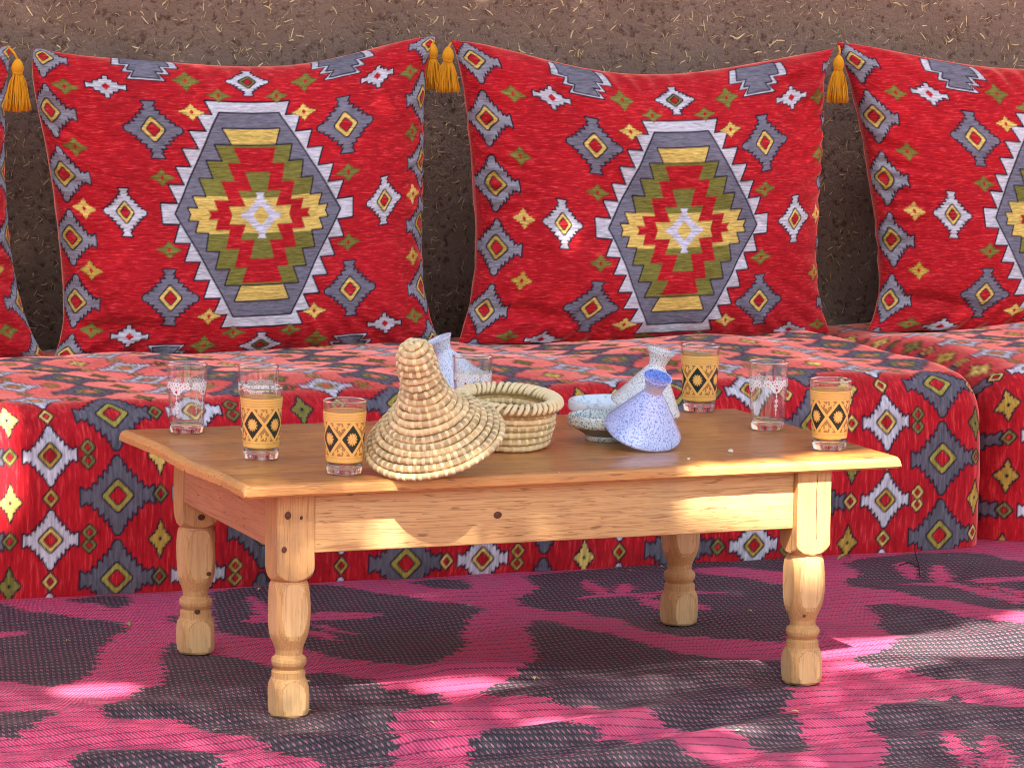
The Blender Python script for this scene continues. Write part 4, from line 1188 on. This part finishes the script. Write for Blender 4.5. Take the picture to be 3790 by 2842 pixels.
def paint_white(A, Z):
    col = np.zeros(A.shape + (4,)); col[..., :3] = (0.95, 0.94, 0.95); al = np.zeros(A.shape)
    R0 = 0.029
    nseg = 4
    uu_ = ((A / (2 * np.pi) * nseg) % 1.0) - 0.5; X = uu_ * (2 * np.pi * R0 / nseg)         # metres from the motif's middle
    def ring(cx, cz, r, w):
        q = np.hypot(X - cx, Z - cz); al[np.abs(q - r) < w] = 0.9
    def dot(cx, cz, r): al[np.hypot(X - cx, Z - cz) < r] = 0.92
    zc = 0.0735
    for sx in (-1, 1):                                   # scroll work
        for cx, cz, r in ((0.003, 0.0045, 0.0024), (0.0075, 0.003, 0.0027), (0.0045, -0.001, 0.0022), (0.0105, -0.001, 0.0021), (0.0025, -0.0055, 0.0022), (0.0068, -0.005, 0.0020), (0.0145, 0.0015, 0.0026), (0.0185, -0.0005, 0.0024), (0.0175, 0.0045, 0.002), (0.0035, -0.0095, 0.0018), (0.0132, 0.0055, 0.0016)):
            ring(sx * cx, zc + cz, r, 0.0011); dot(sx * (cx + 0.0012), zc + cz - 0.001, 0.0013)
    dot(0, zc + 0.0105, 0.0013); dot(0, zc + 0.001, 0.0016); dot(0, zc - 0.0125, 0.0014)
    # hanging pendant midway between two rosettes
    Xp = np.abs(((uu_ + 0.5) % 1.0 - 0.5)) * (2 * np.pi * R0 / nseg)
    def loz(cz, hx, hz, red=False):
        d = Xp / hx + np.abs(Z - cz) / hz; al[(d < 1.0)] = 0.92
        if red:
            k = d < 0.55; col[k, :3] = (0.42, 0.02, 0.04)
        else: al[d < 0.4] = 0.0
    loz(0.0655, 0.0046, 0.0056, True); loz(0.0560, 0.0018, 0.0030); loz(0.0480, 0.0034, 0.0042); loz(0.0405, 0.0042, 0.0036); loz(0.0340, 0.0022, 0.0034); loz(0.0275, 0.0012, 0.0036)
    al[(Xp < 0.0005) & (Z > 0.028) & (Z < 0.066)] = 0.9
    col[..., 3] = al
    return col


ME_GOLD = print_shell('gold_print', 0.0185, 0.0925, 130, 300, paint_gold)
ME_WHITE = print_shell('white_print', 0.0235, 0.0855, 120, 320, paint_white)


def make_glass(x, y, kind, label, turn):
    t = empty('tea_glass', (x, y, TABLE_Z + 0.0004), (0, 0, turn)); tag(t, label, 'glass', 'gilded tea glasses' if kind == 'gold' else 'clear tea glasses with white scrolls')
    obj('glass_wall', ME_GLASS, t); obj('glass_base', ME_BASE, t); obj('glass_rim', ME_RIM, t)
    if kind == 'gold':
        obj('gold_print', ME_GOLD, t); obj('tea', ME_TEA, t)
    else:
        obj('white_print', ME_WHITE, t); obj('dregs', ME_DREGS, t)
    return t


def table_at(px, py, z=TABLE_Z): return on_z(px, py, z)


FACE = math.atan2(-AX_F[1], -AX_F[0])            # direction from the table to the camera
seg5, seg4 = 2 * math.pi / 5, 2 * math.pi / 4
q = table_at(403, 934); make_glass(q[0], q[1], 'white', 'empty white-scrolled glass at the back left corner of the table', FACE - seg4 * 0.5 + rad(-28))
q = table_at(564, 990); make_glass(q[0], q[1], 'gold', 'gilded glass standing in front of a clear one, left part of the table', FACE - seg5 * 0.5 + rad(-24))
q = table_at(743.5, 1022.5); make_glass(q[0], q[1], 'gold', 'gilded glass next to the coiled straw lid', FACE - seg5 * 0.5 + rad(26))
q = table_at(558, 790, TABLE_Z + GH); make_glass(q[0], q[1], 'white', 'clear white-scrolled glass hidden behind a gilded glass', FACE - seg4 * 0.5 + rad(-4))
q = table_at(1021, 769, TABLE_Z + GH); make_glass(q[0], q[1], 'white', 'clear white-scrolled glass behind the straw basket', FACE - seg4 * 0.5 + rad(-20))
q = table_at(1510, 887); make_glass(q[0], q[1], 'gold', 'gilded glass at the back edge beside the white tagine lid', FACE - seg5 * 0.5 + rad(-10))
q = table_at(1657, 927); make_glass(q[0], q[1], 'white', 'clear white-scrolled glass between the two gilded glasses on the right', FACE - seg4 * 0.5 + rad(24))
q = table_at(1791, 970); make_glass(q[0], q[1], 'gold', 'gilded glass at the sunlit front right corner of the table', FACE - seg5 * 0.5 + rad(22))

# ------------------------------------------------------------------ coiled straw basket and its pointed lid
MAT_COIL = mat_straw('straw_bundle', lin(238, 214, 160), lin(212, 180, 124), lin(130, 98, 58))
MAT_WRAP = mat_straw('straw_wrap', lin(246, 230, 188), lin(234, 210, 160), lin(196, 160, 108))


def coil_ring(parent, R, z, tr, seed, squash=1.0, wrap_w=0.0048, pitch=0.0118, first=False):
    rs = np.random.default_rng(seed)
    n = max(20, int(2 * np.pi * R / 0.005)); a = np.linspace(0, 2 * np.pi, n, endpoint=False)
    wob = 0.0006 * np.sin(a * 3 + seed) + 0.0005 * np.sin(a * 7 + 2 * seed)
    path = np.stack([(R + wob) * np.cos(a), (R + wob) * np.sin(a), z + 0.0007 * np.sin(a * 2 + seed)], -1)
    v, f = tube(path, tr * 1.0, 8, True)
    tint = (np.repeat(rs.uniform(0.9, 1.08, n), 8) * np.tile(rs.choice([0.62, 0.85, 1.0, 1.08], 8), n))[:, None] * np.ones((1, 3))
    c = obj('coil', new_mesh('coil', v, f, True, tint, mats=(MAT_COIL,)), parent)
    m = max(5, int(2 * np.pi * R / pitch)); sp_ = Soup(); ph = rs.uniform(0, 1)
    for k in range(m):
        ac = (k + ph + rs.normal(0, 0.07)) / m * 2 * np.pi; dw = wrap_w / R * rs.uniform(0.40, 0.60)
        aa = np.linspace(ac - dw, ac + dw, 5)
        ww = np.interp(aa, np.r_[a, 2 * np.pi], np.r_[wob, wob[0]], period=2 * np.pi)
        pth = np.stack([(R + ww) * np.cos(aa), (R + ww) * np.sin(aa), z + 0.0007 * np.sin(aa * 2 + seed)], -1)
        v, f = tube(pth, tr * np.array([1.0, 1.045, 1.05, 1.045, 1.0]), 8)
        sp_.add(v, f, np.ones(3) * rs.uniform(0.82, 1.12) * np.array([1.0, rs.uniform(0.95, 1.0), rs.uniform(0.86, 1.0)]))
    w = obj('stitches', sp_.mesh('stitches', (MAT_WRAP,)), c); w['kind'] = 'stuff'
    return c


lid_prof = np.array([(0.1000, 0.0), (0.0885, 0.013), (0.0750, 0.026), (0.0615, 0.039), (0.0490, 0.052), (0.0390, 0.066), (0.0318, 0.081), (0.0275, 0.095), (0.0255, 0.109), (0.0252, 0.123), (0.0245, 0.137), (0.0220, 0.149), (0.0160, 0.158), (0.0080, 0.163), (0.0030, 0.164)])
ls = np.concatenate([[0], np.cumsum(np.linalg.norm(np.diff(lid_prof, axis=0), axis=1))])
R_LID = 0.0985


def tilt_basis(tau, phi):
    h = np.array([AX_F[0], AX_F[1], 0.0]); h /= np.linalg.norm(h); r = np.array([h[1], -h[0], 0.0])
    d = math.cos(phi) * h + math.sin(phi) * r                      # the raised side
    n = np.array([0, 0, 1.0]) * math.cos(tau) - d * math.sin(tau)
    e1 = d * math.cos(tau) + np.array([0, 0, 1.0]) * math.sin(tau); e2 = np.cross(n, e1)
    return d, n, Matrix(((e1[0], e2[0], n[0]), (e1[1], e2[1], n[1]), (e1[2], e2[2], n[2])))


def lean_object(name, px, py, tau, phi, Rlow, rise=0.0):
    """an Empty for something whose rim touches the table at its low side"""
    d, n, M = tilt_basis(tau, phi)
    zc = TABLE_Z + Rlow * math.sin(tau) + rise
    c = on_z(px, py, zc)
    o = empty(name, tuple(c)); o.rotation_euler = M.to_euler()
    return o


lid = lean_object('straw_cover', 938, 946, rad(27), rad(25), 0.100, 0.0058)
tag(lid, 'pointed coiled straw lid leaning on the straw basket', 'lid')
nco = 19
for k in range(nco):
    s = ls[-1] * k / (nco - 0.4)
    coil_ring(lid, float(np.interp(s, ls, lid_prof[:, 0])), float(np.interp(s, ls, lid_prof[:, 1])), 0.0053, 100 + k)
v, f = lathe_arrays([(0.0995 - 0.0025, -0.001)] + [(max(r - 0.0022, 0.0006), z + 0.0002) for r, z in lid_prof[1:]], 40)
obj('gap_backing', new_mesh('gap_backing', v, f, True, np.ones((len(v), 3)) * 0.30, mats=(MAT_COIL,)), lid)  # dark sheet behind the coils, stands for the shade in their gaps
v, f = tube([(0.004, 0, 0.164), (0.0015, 0.003, 0.1675), (-0.003, 0.001, 0.167), (-0.004, -0.003, 0.164)], 0.0026, 6)
obj('knot', new_mesh('knot', v, f, True, np.ones((len(v), 3)), mats=(MAT_WRAP,)), lid)

bq = on_z(1091, 965, TABLE_Z)
basket = empty('straw_basket', (bq[0], bq[1], TABLE_Z + 0.0075)); basket.rotation_euler = tilt_basis(rad(6.5), rad(-25))[2].to_euler()
tag(basket, 'round coiled straw basket with a braided rim behind the straw lid', 'basket')
RB = 0.0715
for k in range(6):
    coil_ring(basket, 0.064 + 0.0075 * (k / 5) ** 0.7, 0.0062 + k * 0.0103, 0.0053, 200 + k, pitch=0.0125)
for k in range(6):
    coil_ring(basket, 0.056 - k * 0.0100, 0.0060, 0.0052, 220 + k)
# braided rim: slanted strands laid over each other
strand = Soup()
for e, off in ((0.0, 0.0),):
    aa = np.linspace(-0.12, 0.12, 9)
    pth = np.stack([(RB + 0.001 + 0.0105 * np.cos(np.linspace(-0.5, 3.6, 9))) * np.cos(aa), (RB + 0.001 + 0.0105 * np.cos(np.linspace(-0.5, 3.6, 9))) * np.sin(aa), 0.0655 + 0.0085 * np.sin(np.linspace(-0.5, 3.6, 9))], -1)
    v, f = tube(pth, np.array([0.6, 0.9, 1, 1, 1, 1, 1, 0.9, 0.6]) * 0.0036, 6)
    strand.add(v, f, (1.0, 0.98, 0.95))
ME_STRAND = strand.mesh('braid_strand', (MAT_WRAP,))
v, f = lathe_arrays([(RB - 0.0075, 0.0575), (RB + 0.0085, 0.0575), (RB + 0.0085, 0.0700), (RB - 0.0075, 0.0700)], 60, True)
obj('rim_core', new_mesh('rim_core', v, f, True, np.ones((len(v), 3)) * 0.6, mats=(MAT_COIL,)), basket)
for k in range(46):
    obj('braid_strand', ME_STRAND, basket, (0, 0, 0), (0, 0, k / 46 * 2 * math.pi + RNG.normal(0, 0.012)))

# ------------------------------------------------------------------ small ceramic tagines
MAT_BLUE = mat_ceramic('blue_speckled_glaze', lin(192, 206, 246), lin(108, 128, 210), 440.0, 0.55)
MAT_BLUETOP = mat_ceramic('blue_glaze', lin(116, 142, 220), lin(58, 84, 176), 420.0, 0.52)
MAT_WHITEGREEN = mat_ceramic('white_speckled_glaze', lin(222, 226, 226), lin(84, 102, 106), 560.0, 0.575)
MAT_GREEN = mat_ceramic('green_flecked_glaze', lin(222, 230, 224), lin(34, 84, 74), 430.0, 0.575, spot2=lin(120, 160, 190))
MAT_PALE = mat_ceramic('pale_glaze', lin(216, 226, 232), lin(168, 190, 204), 160.0, 0.6)
MAT_PALEBLUE = mat_ceramic('pale_blue_glaze', lin(214, 224, 240), lin(96, 128, 190), 520.0, 0.585)
MAT_CLAY = mat_plain('bare_clay', lin(120, 84, 66), 0.85)


def tagine_lid(o, mat, mtop, R=0.057, h=0.096, neck=0.0130, flare=0.0228):
    outer = [(R - 0.0012, 0.0), (R, 0.0015), (R - 0.0006, 0.004)] + [(neck + (R - 0.002 - neck) * (1 - s) ** 1.0, 0.006 + (h * 0.74 - 0.006) * s) for s in np.linspace(0.05, 1, 14)] + \
            [(neck + (flare - neck) * s ** 1.7, h * 0.74 + h * 0.255 * s) for s in np.linspace(0.15, 1, 7)] + [(flare - 0.0006, h)]
    inner = [(max(r - 0.0042, 0.002), z) for r, z in outer[3:15]][::-1]
    v, f = lathe_arrays(outer + [(flare - 0.002, h - 0.0006)], 56)
    obj('cone', new_mesh('cone', v, f, True, mats=(mat,)), o)
    obj('top_disc', lathe('top_disc', [(flare - 0.0016, h - 0.0008), (flare * 0.6, h - 0.0030), (0.0004, h - 0.0042)], mtop, 40), o)
    obj('inside', lathe('inside', [(0.0004, h * 0.66)] + inner + [(R - 0.0045, 0.0006), (R - 0.0010, -0.0001)], MAT_CLAY, 56), o)


def tagine_dish(o, mat, R=0.06, h=0.040, foot=0.030, mlow=None):
    pr = [(0.0004, 0.004), (foot - 0.004, 0.003), (foot - 0.003, 0.0), (foot, 0.0), (foot + 0.001, 0.004), (foot + 0.0005, 0.008)]
    zb = h - 0.017
    low = [(foot + 0.002, 0.0095), (R * 0.78, zb * 0.78), (R * 0.93, zb - 0.0012)]
    bowl = [(R * 0.93, zb - 0.0012), (R * 0.985, zb + 0.0012), (R, zb + 0.004), (R, h - 0.003), (R - 0.0015, h), (R - 0.005, h), (R - 0.007, h - 0.003), (R * 0.84, zb + 0.004), (R * 0.7, zb * 0.75), (R * 0.4, 0.013), (0.0004, 0.012)]
    obj('bowl', lathe('bowl', bowl, mat, 60), o); obj('underside', lathe('underside', low, mlow or mat, 60), o); obj('foot_ring', lathe('foot_ring', pr, mat, 48), o)


MAT_GREYCLAY = mat_plain('grey_glazed_clay', lin(150, 146, 138), 0.45)
MAT_NECK = mat_plain('pinkish_clay_neck', lin(192, 186, 206), 0.5, 0.3, 240.0, 0.35)
q = on_z(1306, 950, TABLE_Z)
dish1 = empty('tagine_dish', (q[0], q[1], TABLE_Z + 0.0003)); tag(dish1, 'small white and green flecked footed dish behind the blue lid', 'dish'); tagine_dish(dish1, MAT_GREEN, 0.058, 0.040, mlow=MAT_GREYCLAY)
lid1 = lean_object('tagine_cover', 1388, 930, rad(26), rad(-28), 0.060, 0.0002)
tag(lid1, 'blue speckled ceramic tagine lid leaning on the green flecked dish', 'lid'); tagine_lid(lid1, MAT_BLUE, MAT_BLUETOP, R=0.060, h=0.098)
v, f = lathe_arrays([(0.0145, 0.0672), (0.01335, 0.0715), (0.0138, 0.0760), (0.0152, 0.0815), (0.0172, 0.0870)], 48)
obj('neck_band', new_mesh('neck_band', v + 0, f, True, mats=(MAT_NECK,)), lid1)
q = on_z(1316, 911, TABLE_Z)
dish2 = empty('tagine_dish', (q[0], q[1], TABLE_Z + 0.0003)); tag(dish2, 'pale bluish white dish under the white tagine lid', 'dish'); tagine_dish(dish2, MAT_PALE, 0.066, 0.036)
lid2 = empty('tagine_cover'); c2 = on_z(1394, 880, TABLE_Z + 0.046)
d_, n_, M_ = tilt_basis(rad(15), rad(-70)); lid2.location = tuple(c2); lid2.rotation_euler = M_.to_euler()
tag(lid2, 'white tagine lid with dark specks, set askew behind the blue lid', 'lid'); tagine_lid(lid2, MAT_WHITEGREEN, MAT_WHITEGREEN, R=0.056, h=0.094)
lid3 = lean_object('tagine_cover', 995, 842, rad(24), rad(80), 0.052, 0.0002)
tag(lid3, 'pale blue tagine lid peeping out between the straw lid and basket', 'lid'); tagine_lid(lid3, MAT_PALEBLUE, MAT_PALEBLUE, R=0.052, h=0.094)

# ------------------------------------------------------------------ crumbs, fallen leaves, twig
MAT_CRUMB = mat_plain('sugar_crumb', lin(236, 222, 200), 0.7)
MAT_DRYLEAF = mat_plain('dry_leaf', lin(196, 186, 120), 0.7, 0.2, 200.0); MAT_GREENLEAF = mat_plain('green_leaf', lin(120, 150, 60), 0.6, 0.2, 200.0)


def lump(seed, r):
    rs = np.random.default_rng(seed)
    pr = [(0.0001, 0.0)] + [(r * math.sin(a) * 1.0, r * 0.75 * (1 - math.cos(a))) for a in np.linspace(0.5, 2.7, 6)] + [(0.0001, r * 1.5)]
    v, f = lathe_arrays(pr, 10); v = v * (1 + 0.18 * rs.normal(size=v.shape)); v[:, 2] = np.maximum(v[:, 2], 0)
    return new_mesh('crumb', v, f, True, mats=(MAT_CRUMB,))


for i, (px, py, r) in enumerate(((1233, 1028, 0.0022), (1487, 994, 0.0026), (1578, 978, 0.0036))):
    q = on_z(px, py, TABLE_Z)
    z = TABLE_Z if q[1] > -0.058 else TABLE_Z - 0.004
    q[1] = max(q[1], -0.060)
    tag(obj('crumb', lump(i, r), None, (q[0], q[1], z + 0.0002)), ('pale crumb on the front edge of the table', 'small pale crumb on the table below the blue lid', 'largest pale crumb on the table, beside the sunlit strip')[i], 'crumb', 'crumbs on the table')


def leaf_mesh(L, w, mat, curl):
    n = 7; v = []; f = []
    for i, s in enumerate(np.linspace(0, 1, n)):
        ww = w * math.sin(math.pi * min(max(s, 0.02), 0.98)) ** 0.8; zc = curl * math.sin(math.pi * s)
        v += [(s * L - L / 2, -ww / 2, zc + ww * 0.25), (s * L - L / 2, 0, zc), (s * L - L / 2, ww / 2, zc + ww * 0.25)]
    for i in range(n - 1):
        a = i * 3; f += [[a, a + 3, a + 4, a + 1], [a + 1, a + 4, a + 5, a + 2]]
    return new_mesh('fallen_leaf', v, f, True, mats=(mat,))


leaf_kinds = [leaf_mesh(0.014, 0.005, MAT_DRYLEAF, 0.002), leaf_mesh(0.011, 0.0045, MAT_DRYLEAF, 0.0015), leaf_mesh(0.018, 0.007, MAT_GREENLEAF, 0.003)]
leaf_spots = [(612, 1428, 0, 'dry leaf scrap on the black part of the mat, between the two left legs'), (276, 1362, 2, 'green leaf on the mat near the back left table leg'), (146, 1395, 1, 'yellowish leaf scrap on the black patch at the left edge'),
              (664, 1492, 1, 'leaf scrap on pink weave right beside the front left leg'), (468, 1590, 1, 'lone pale leaf scrap at the pink edge below the back left leg'), (668, 1545, 0, 'dry leaf touching the foot of the front left leg'),
              (797, 1593, 1, 'leaf scrap on black weave, right of the front left foot'), (932, 1568, 1, 'dark curled leaf scrap on pink weave near the bottom middle'), (1155, 1478, 0, 'dry leaf in the small sunlit streak under the table front'),
              (1620, 1335, 1, 'pale scrap on black weave between the two right legs'), (1717, 1556, 0, 'double pale seed scrap below the front right foot'), (852, 1272, 1, 'scrap at the foot of the bench, under the middle of the table'),
              (1012, 1318, 1, 'tiny scrap on the big black leaf shape under the table'), (560, 1277, 0, 'pale leaf at the foot of the bench between the left legs'), (1362, 1238, 1, 'scrap at the foot of the bench, left of the back right leg'),
              (1430, 1228, 1, 'scrap right behind the back right leg'), (1595, 1600, 1, 'scrap near the pale glint at the bottom, left of the front right leg'), (2050, 1208, 1, 'scrap at the foot of the bench near the twig')]
for i, (px, py, kd, lb) in enumerate(leaf_spots):
    q = on_z(px, py, 0.0); z = float(rug_height(np.array(q[0]), np.array(q[1])))
    o = obj('fallen_leaf', leaf_kinds[kd], None, (q[0], q[1], z + 0.0012), (RNG.normal(0, 0.12), RNG.normal(0, 0.12), RNG.uniform(0, 6.28)))
    tag(o, lb, 'leaf', 'fallen leaves on the mat')
q = on_z(1824, 1212, 0.0)
tag(obj('fallen_leaf', leaf_mesh(0.034, 0.011, MAT_GREENLEAF, 0.006), None, (q[0], min(q[1], 0.985), 0.004), (0, 0, 0.2)), 'curled green leaf at the foot of the bench, right of the front leg', 'leaf', 'fallen leaves on the mat')
MAT_TWIG = mat_plain('twig_bark', lin(44, 34, 32), 0.8)
sp_ = Soup()
TW = [on_z(*p_, 0.004) for p_ in ((1987, 1253), (1984, 1232), (1977, 1214), (1975, 1203), (1964, 1226), (1942, 1238))]
q = TW[0]
for ids in ((0, 1, 2, 3), (1, 4, 5)):
    v, f = tube([TW[i] - q + (0, 0, 0.006 + 0.004 * j) for j, i in enumerate(ids)], 0.0011, 5); sp_.add(v, f)
tag(obj('twig', sp_.mesh('twig', (MAT_TWIG,)), None, (q[0], q[1], 0.004)), 'thin dark forked twig on the mat near the end of the bench', 'twig')

# ------------------------------------------------------------------ unseen tree added overhead, its crown shaped to shade and dapple the place
U1 = np.cross(SUN_L, np.array([0, 0, 1.0])); U1 /= np.linalg.norm(U1); U2 = np.cross(U1, SUN_L)      # across the light


def sun_uv(p): p = np.asarray(p, float); return np.array([p @ U1, p @ U2])


# gaps cut in the crown to place sun patches: (point lit by the gap, half sizes across the light)
GAPS = []


def gap(p, a, b, rot=0.0): GAPS.append((sun_uv(p), a, b, rot))


gap(on_z(205, 1484, 0.012), 0.060, 0.030, 0.30)
gap(on_z(1020, 1474, 0.014), 0.080, 0.014, 0.0)
gap(on_z(1195, 1555, 0.008), 0.034, 0.022, 0.0)
gap(on_z(1590, 1580, 0.008), 0.034, 0.012, 0.0)
gap(on_z(1920, 1432, 0.010), 0.09, 0.016, 0.0)
gap(on_z(2060, 1395, 0.010), 0.13, 0.040, 0.0)
gap(on_z(2230, 1370, 0.010), 0.16, 0.056, 0.0)
gap(on_z(2420, 1350), 0.18, 0.08, 0.0)
gap(on_y(850, 1168, -0.034), 0.018, 0.004, 0.0)
gap(on_y(1590, 1128, -0.034), 0.085, -0.004, 0.0)
gap(on_z(1740, 1000, TABLE_Z), 0.14, 0.0, 0.0)
gap(on_z(1930, 988, TABLE_Z), 0.10, 0.026, 0.0)
gap(on_y(1752, 1100, -0.045), 0.036, 0.048, 0.0)
gap(on_y(-4, 970, 1.0), 0.006, 0.055, 0.0)
gap(on_z(900, 1050, TABLE_Z), 0.045, -0.012, 0.0)

tree = empty('added_shade_tree', (-2.6, -2.6, 0.0)); tag(tree, 'unseen leafy tree added overhead, its gaps shaped to dapple the seating', 'tree')
TB = np.array([-2.6, -2.6, 0.0])
MAT_BARK = mat_plain('bark', lin(96, 78, 62), 0.9, 0.6, 40.0, 0.4)


def mat_leaf():
    t = NT('tree_leaf')
    n = t.noise(t.coords((1, 1, 1)), 6.0, 2.0)
    c = t.mix(n, lin(92, 108, 48), lin(66, 84, 38))
    p = t.principled(c, 0.5); tl = t.node('ShaderNodeBsdfTranslucent'); t.put(tl.inputs[0], lin(110, 130, 40))
    ms = t.node('ShaderNodeMixShader'); ms.inputs[0].default_value = 0.15
    t.link(p.outputs[0], ms.inputs[1]); t.link(tl.outputs[0], ms.inputs[2])
    return t.done(ms)


target = np.array([0.95, 0.75, 0.40]); crown_c = target - SUN_L * 4.6
rs = np.random.default_rng(77)
nleaf = 62000
lu = rs.uniform(-1.9, 1.9, nleaf); lv = rs.uniform(-1.85, 1.85, nleaf); lw = rs.normal(0, 0.32, nleaf)
ok = (np.abs(lu / 1.9) ** 8 + np.abs(lv / 1.85) ** 8 < 1.0 + 0.3 * np.sin(lu * 5) * np.sin(lv * 7))
lc = crown_c + lu[:, None] * U1 + lv[:, None] * U2 + lw[:, None] * SUN_L
suv = np.stack([lc @ U1, lc @ U2], -1)
V_THIN = sun_uv((0.5, 0.155, 0.0))[1]
ok &= suv[:, 1] > V_THIN                                   # crown thinned to fine leaflets, for even partial sun on the mat's front
for cuv, a_, b_, rt in GAPS:
    d = suv - cuv; x_ = d[:, 0] * math.cos(rt) + d[:, 1] * math.sin(rt); y_ = -d[:, 0] * math.sin(rt) + d[:, 1] * math.cos(rt)
    ok &= (x_ / (a_ + 0.046)) ** 2 + (y_ / (b_ + 0.042)) ** 2 > 1.0
nbig = nleaf; nfine = 85000
fu_ = rs.uniform(-1.9, 1.9, nfine); fv_ = rs.uniform(-1.85, V_THIN - crown_c @ U2 + 0.03, nfine)
fc = crown_c + fu_[:, None] * U1 + fv_[:, None] * U2 + rs.normal(0, 0.3, nfine)[:, None] * SUN_L
fuv = np.stack([fc @ U1, fc @ U2], -1); okf = np.ones(nfine, bool)
for cuv, a_, b_, rt in GAPS:
    d = fuv - cuv; x_ = d[:, 0] * math.cos(rt) + d[:, 1] * math.sin(rt); y_ = -d[:, 0] * math.sin(rt) + d[:, 1] * math.cos(rt)
    okf &= (x_ / (a_ + 0.010)) ** 2 + (y_ / (b_ + 0.010)) ** 2 > 1.0
fc = fc[okf]; lc = np.concatenate([lc[ok], fc]); n = len(lc); nf = len(fc)
ax = rs.normal(size=(n, 3)); ax /= np.linalg.norm(ax, axis=1)[:, None]
nm = SUN_L + rs.normal(0, 0.45, (n, 3)); nm /= np.linalg.norm(nm, axis=1)[:, None]
ax -= (ax * nm).sum(1)[:, None] * nm; ax /= np.linalg.norm(ax, axis=1)[:, None]
bx = np.cross(nm, ax); Ls = np.concatenate([rs.uniform(0.034, 0.054, n - nf), rs.uniform(0.010, 0.016, nf)])[:, None]; Ws = Ls * rs.uniform(0.38, 0.5, (n, 1))
tip = lc + ax * Ls; base = lc - ax * Ls; le = lc + bx * Ws + nm * 0.004; ri = lc - bx * Ws + nm * 0.004
lvv = np.stack([base, le, tip, ri], 1).reshape(-1, 3) - TB
lf = np.arange(4 * n).reshape(-1, 4)
cr = obj('crown', new_mesh('crown', lvv, lf, False, mats=(mat_leaf(),)), tree); cr['kind'] = 'stuff'
sp_ = Soup()
trunk = [(0, 0, -0.1), (0.05, 0.02, 0.8), (0.15, -0.05, 1.7), (0.35, 0.0, 2.5), (0.7, 0.1, 3.1)]
v, f = tube(trunk, [0.17, 0.14, 0.12, 0.10, 0.08], 12); sp_.add(v, f)
obj('trunk', sp_.mesh('trunk', (MAT_BARK,)), tree)
start = np.array(trunk[-1])
keep_clear = [sun_uv((x_, -0.034, 0.27)) for x_ in np.linspace(-0.05, 0.95, 11)] + [sun_uv((x_, y_, 0.0)) for x_ in np.linspace(-0.5, 1.9, 13) for y_ in (-0.5, -0.25, 0.0)]
gapc = np.array([g_[0] for g_ in GAPS] + keep_clear); gapr = np.array([max(g_[1], g_[2]) for g_ in GAPS] + [0.03] * len(keep_clear)) + 0.09
for k, (du, dv) in enumerate(((-1.5, 0.5), (-0.7, 0.2), (0.3, 0.8), (1.4, 0.5), (0.9, 1.1))):
    for trial in range(400):                               # each limb is steered so its shadow misses the gaps
        e = crown_c + (du + rs.normal(0, 0.05 + 0.002 * trial)) * U1 + (dv + rs.normal(0, 0.05 + 0.002 * trial)) * U2 - TB
        mid = start + (e - start) * 0.5 + rs.normal(0, 0.15 + 0.002 * trial, 3) + (0, 0, 0.25)
        tt = np.linspace(0, 1, 60)[:, None]
        pl = np.where(tt < 0.5, start + (mid - start) * tt * 2, mid + (e - mid) * (tt * 2 - 1)) + TB
        pu = np.stack([pl @ U1, pl @ U2], -1)
        if (np.linalg.norm(pu[:, None] - gapc[None], axis=2) > gapr[None]).all(): break
    v, f = tube([start, mid, e], [0.06, 0.04, 0.015], 8)
    obj('limb', new_mesh('limb', v, f, True, mats=(MAT_BARK,)), tree)
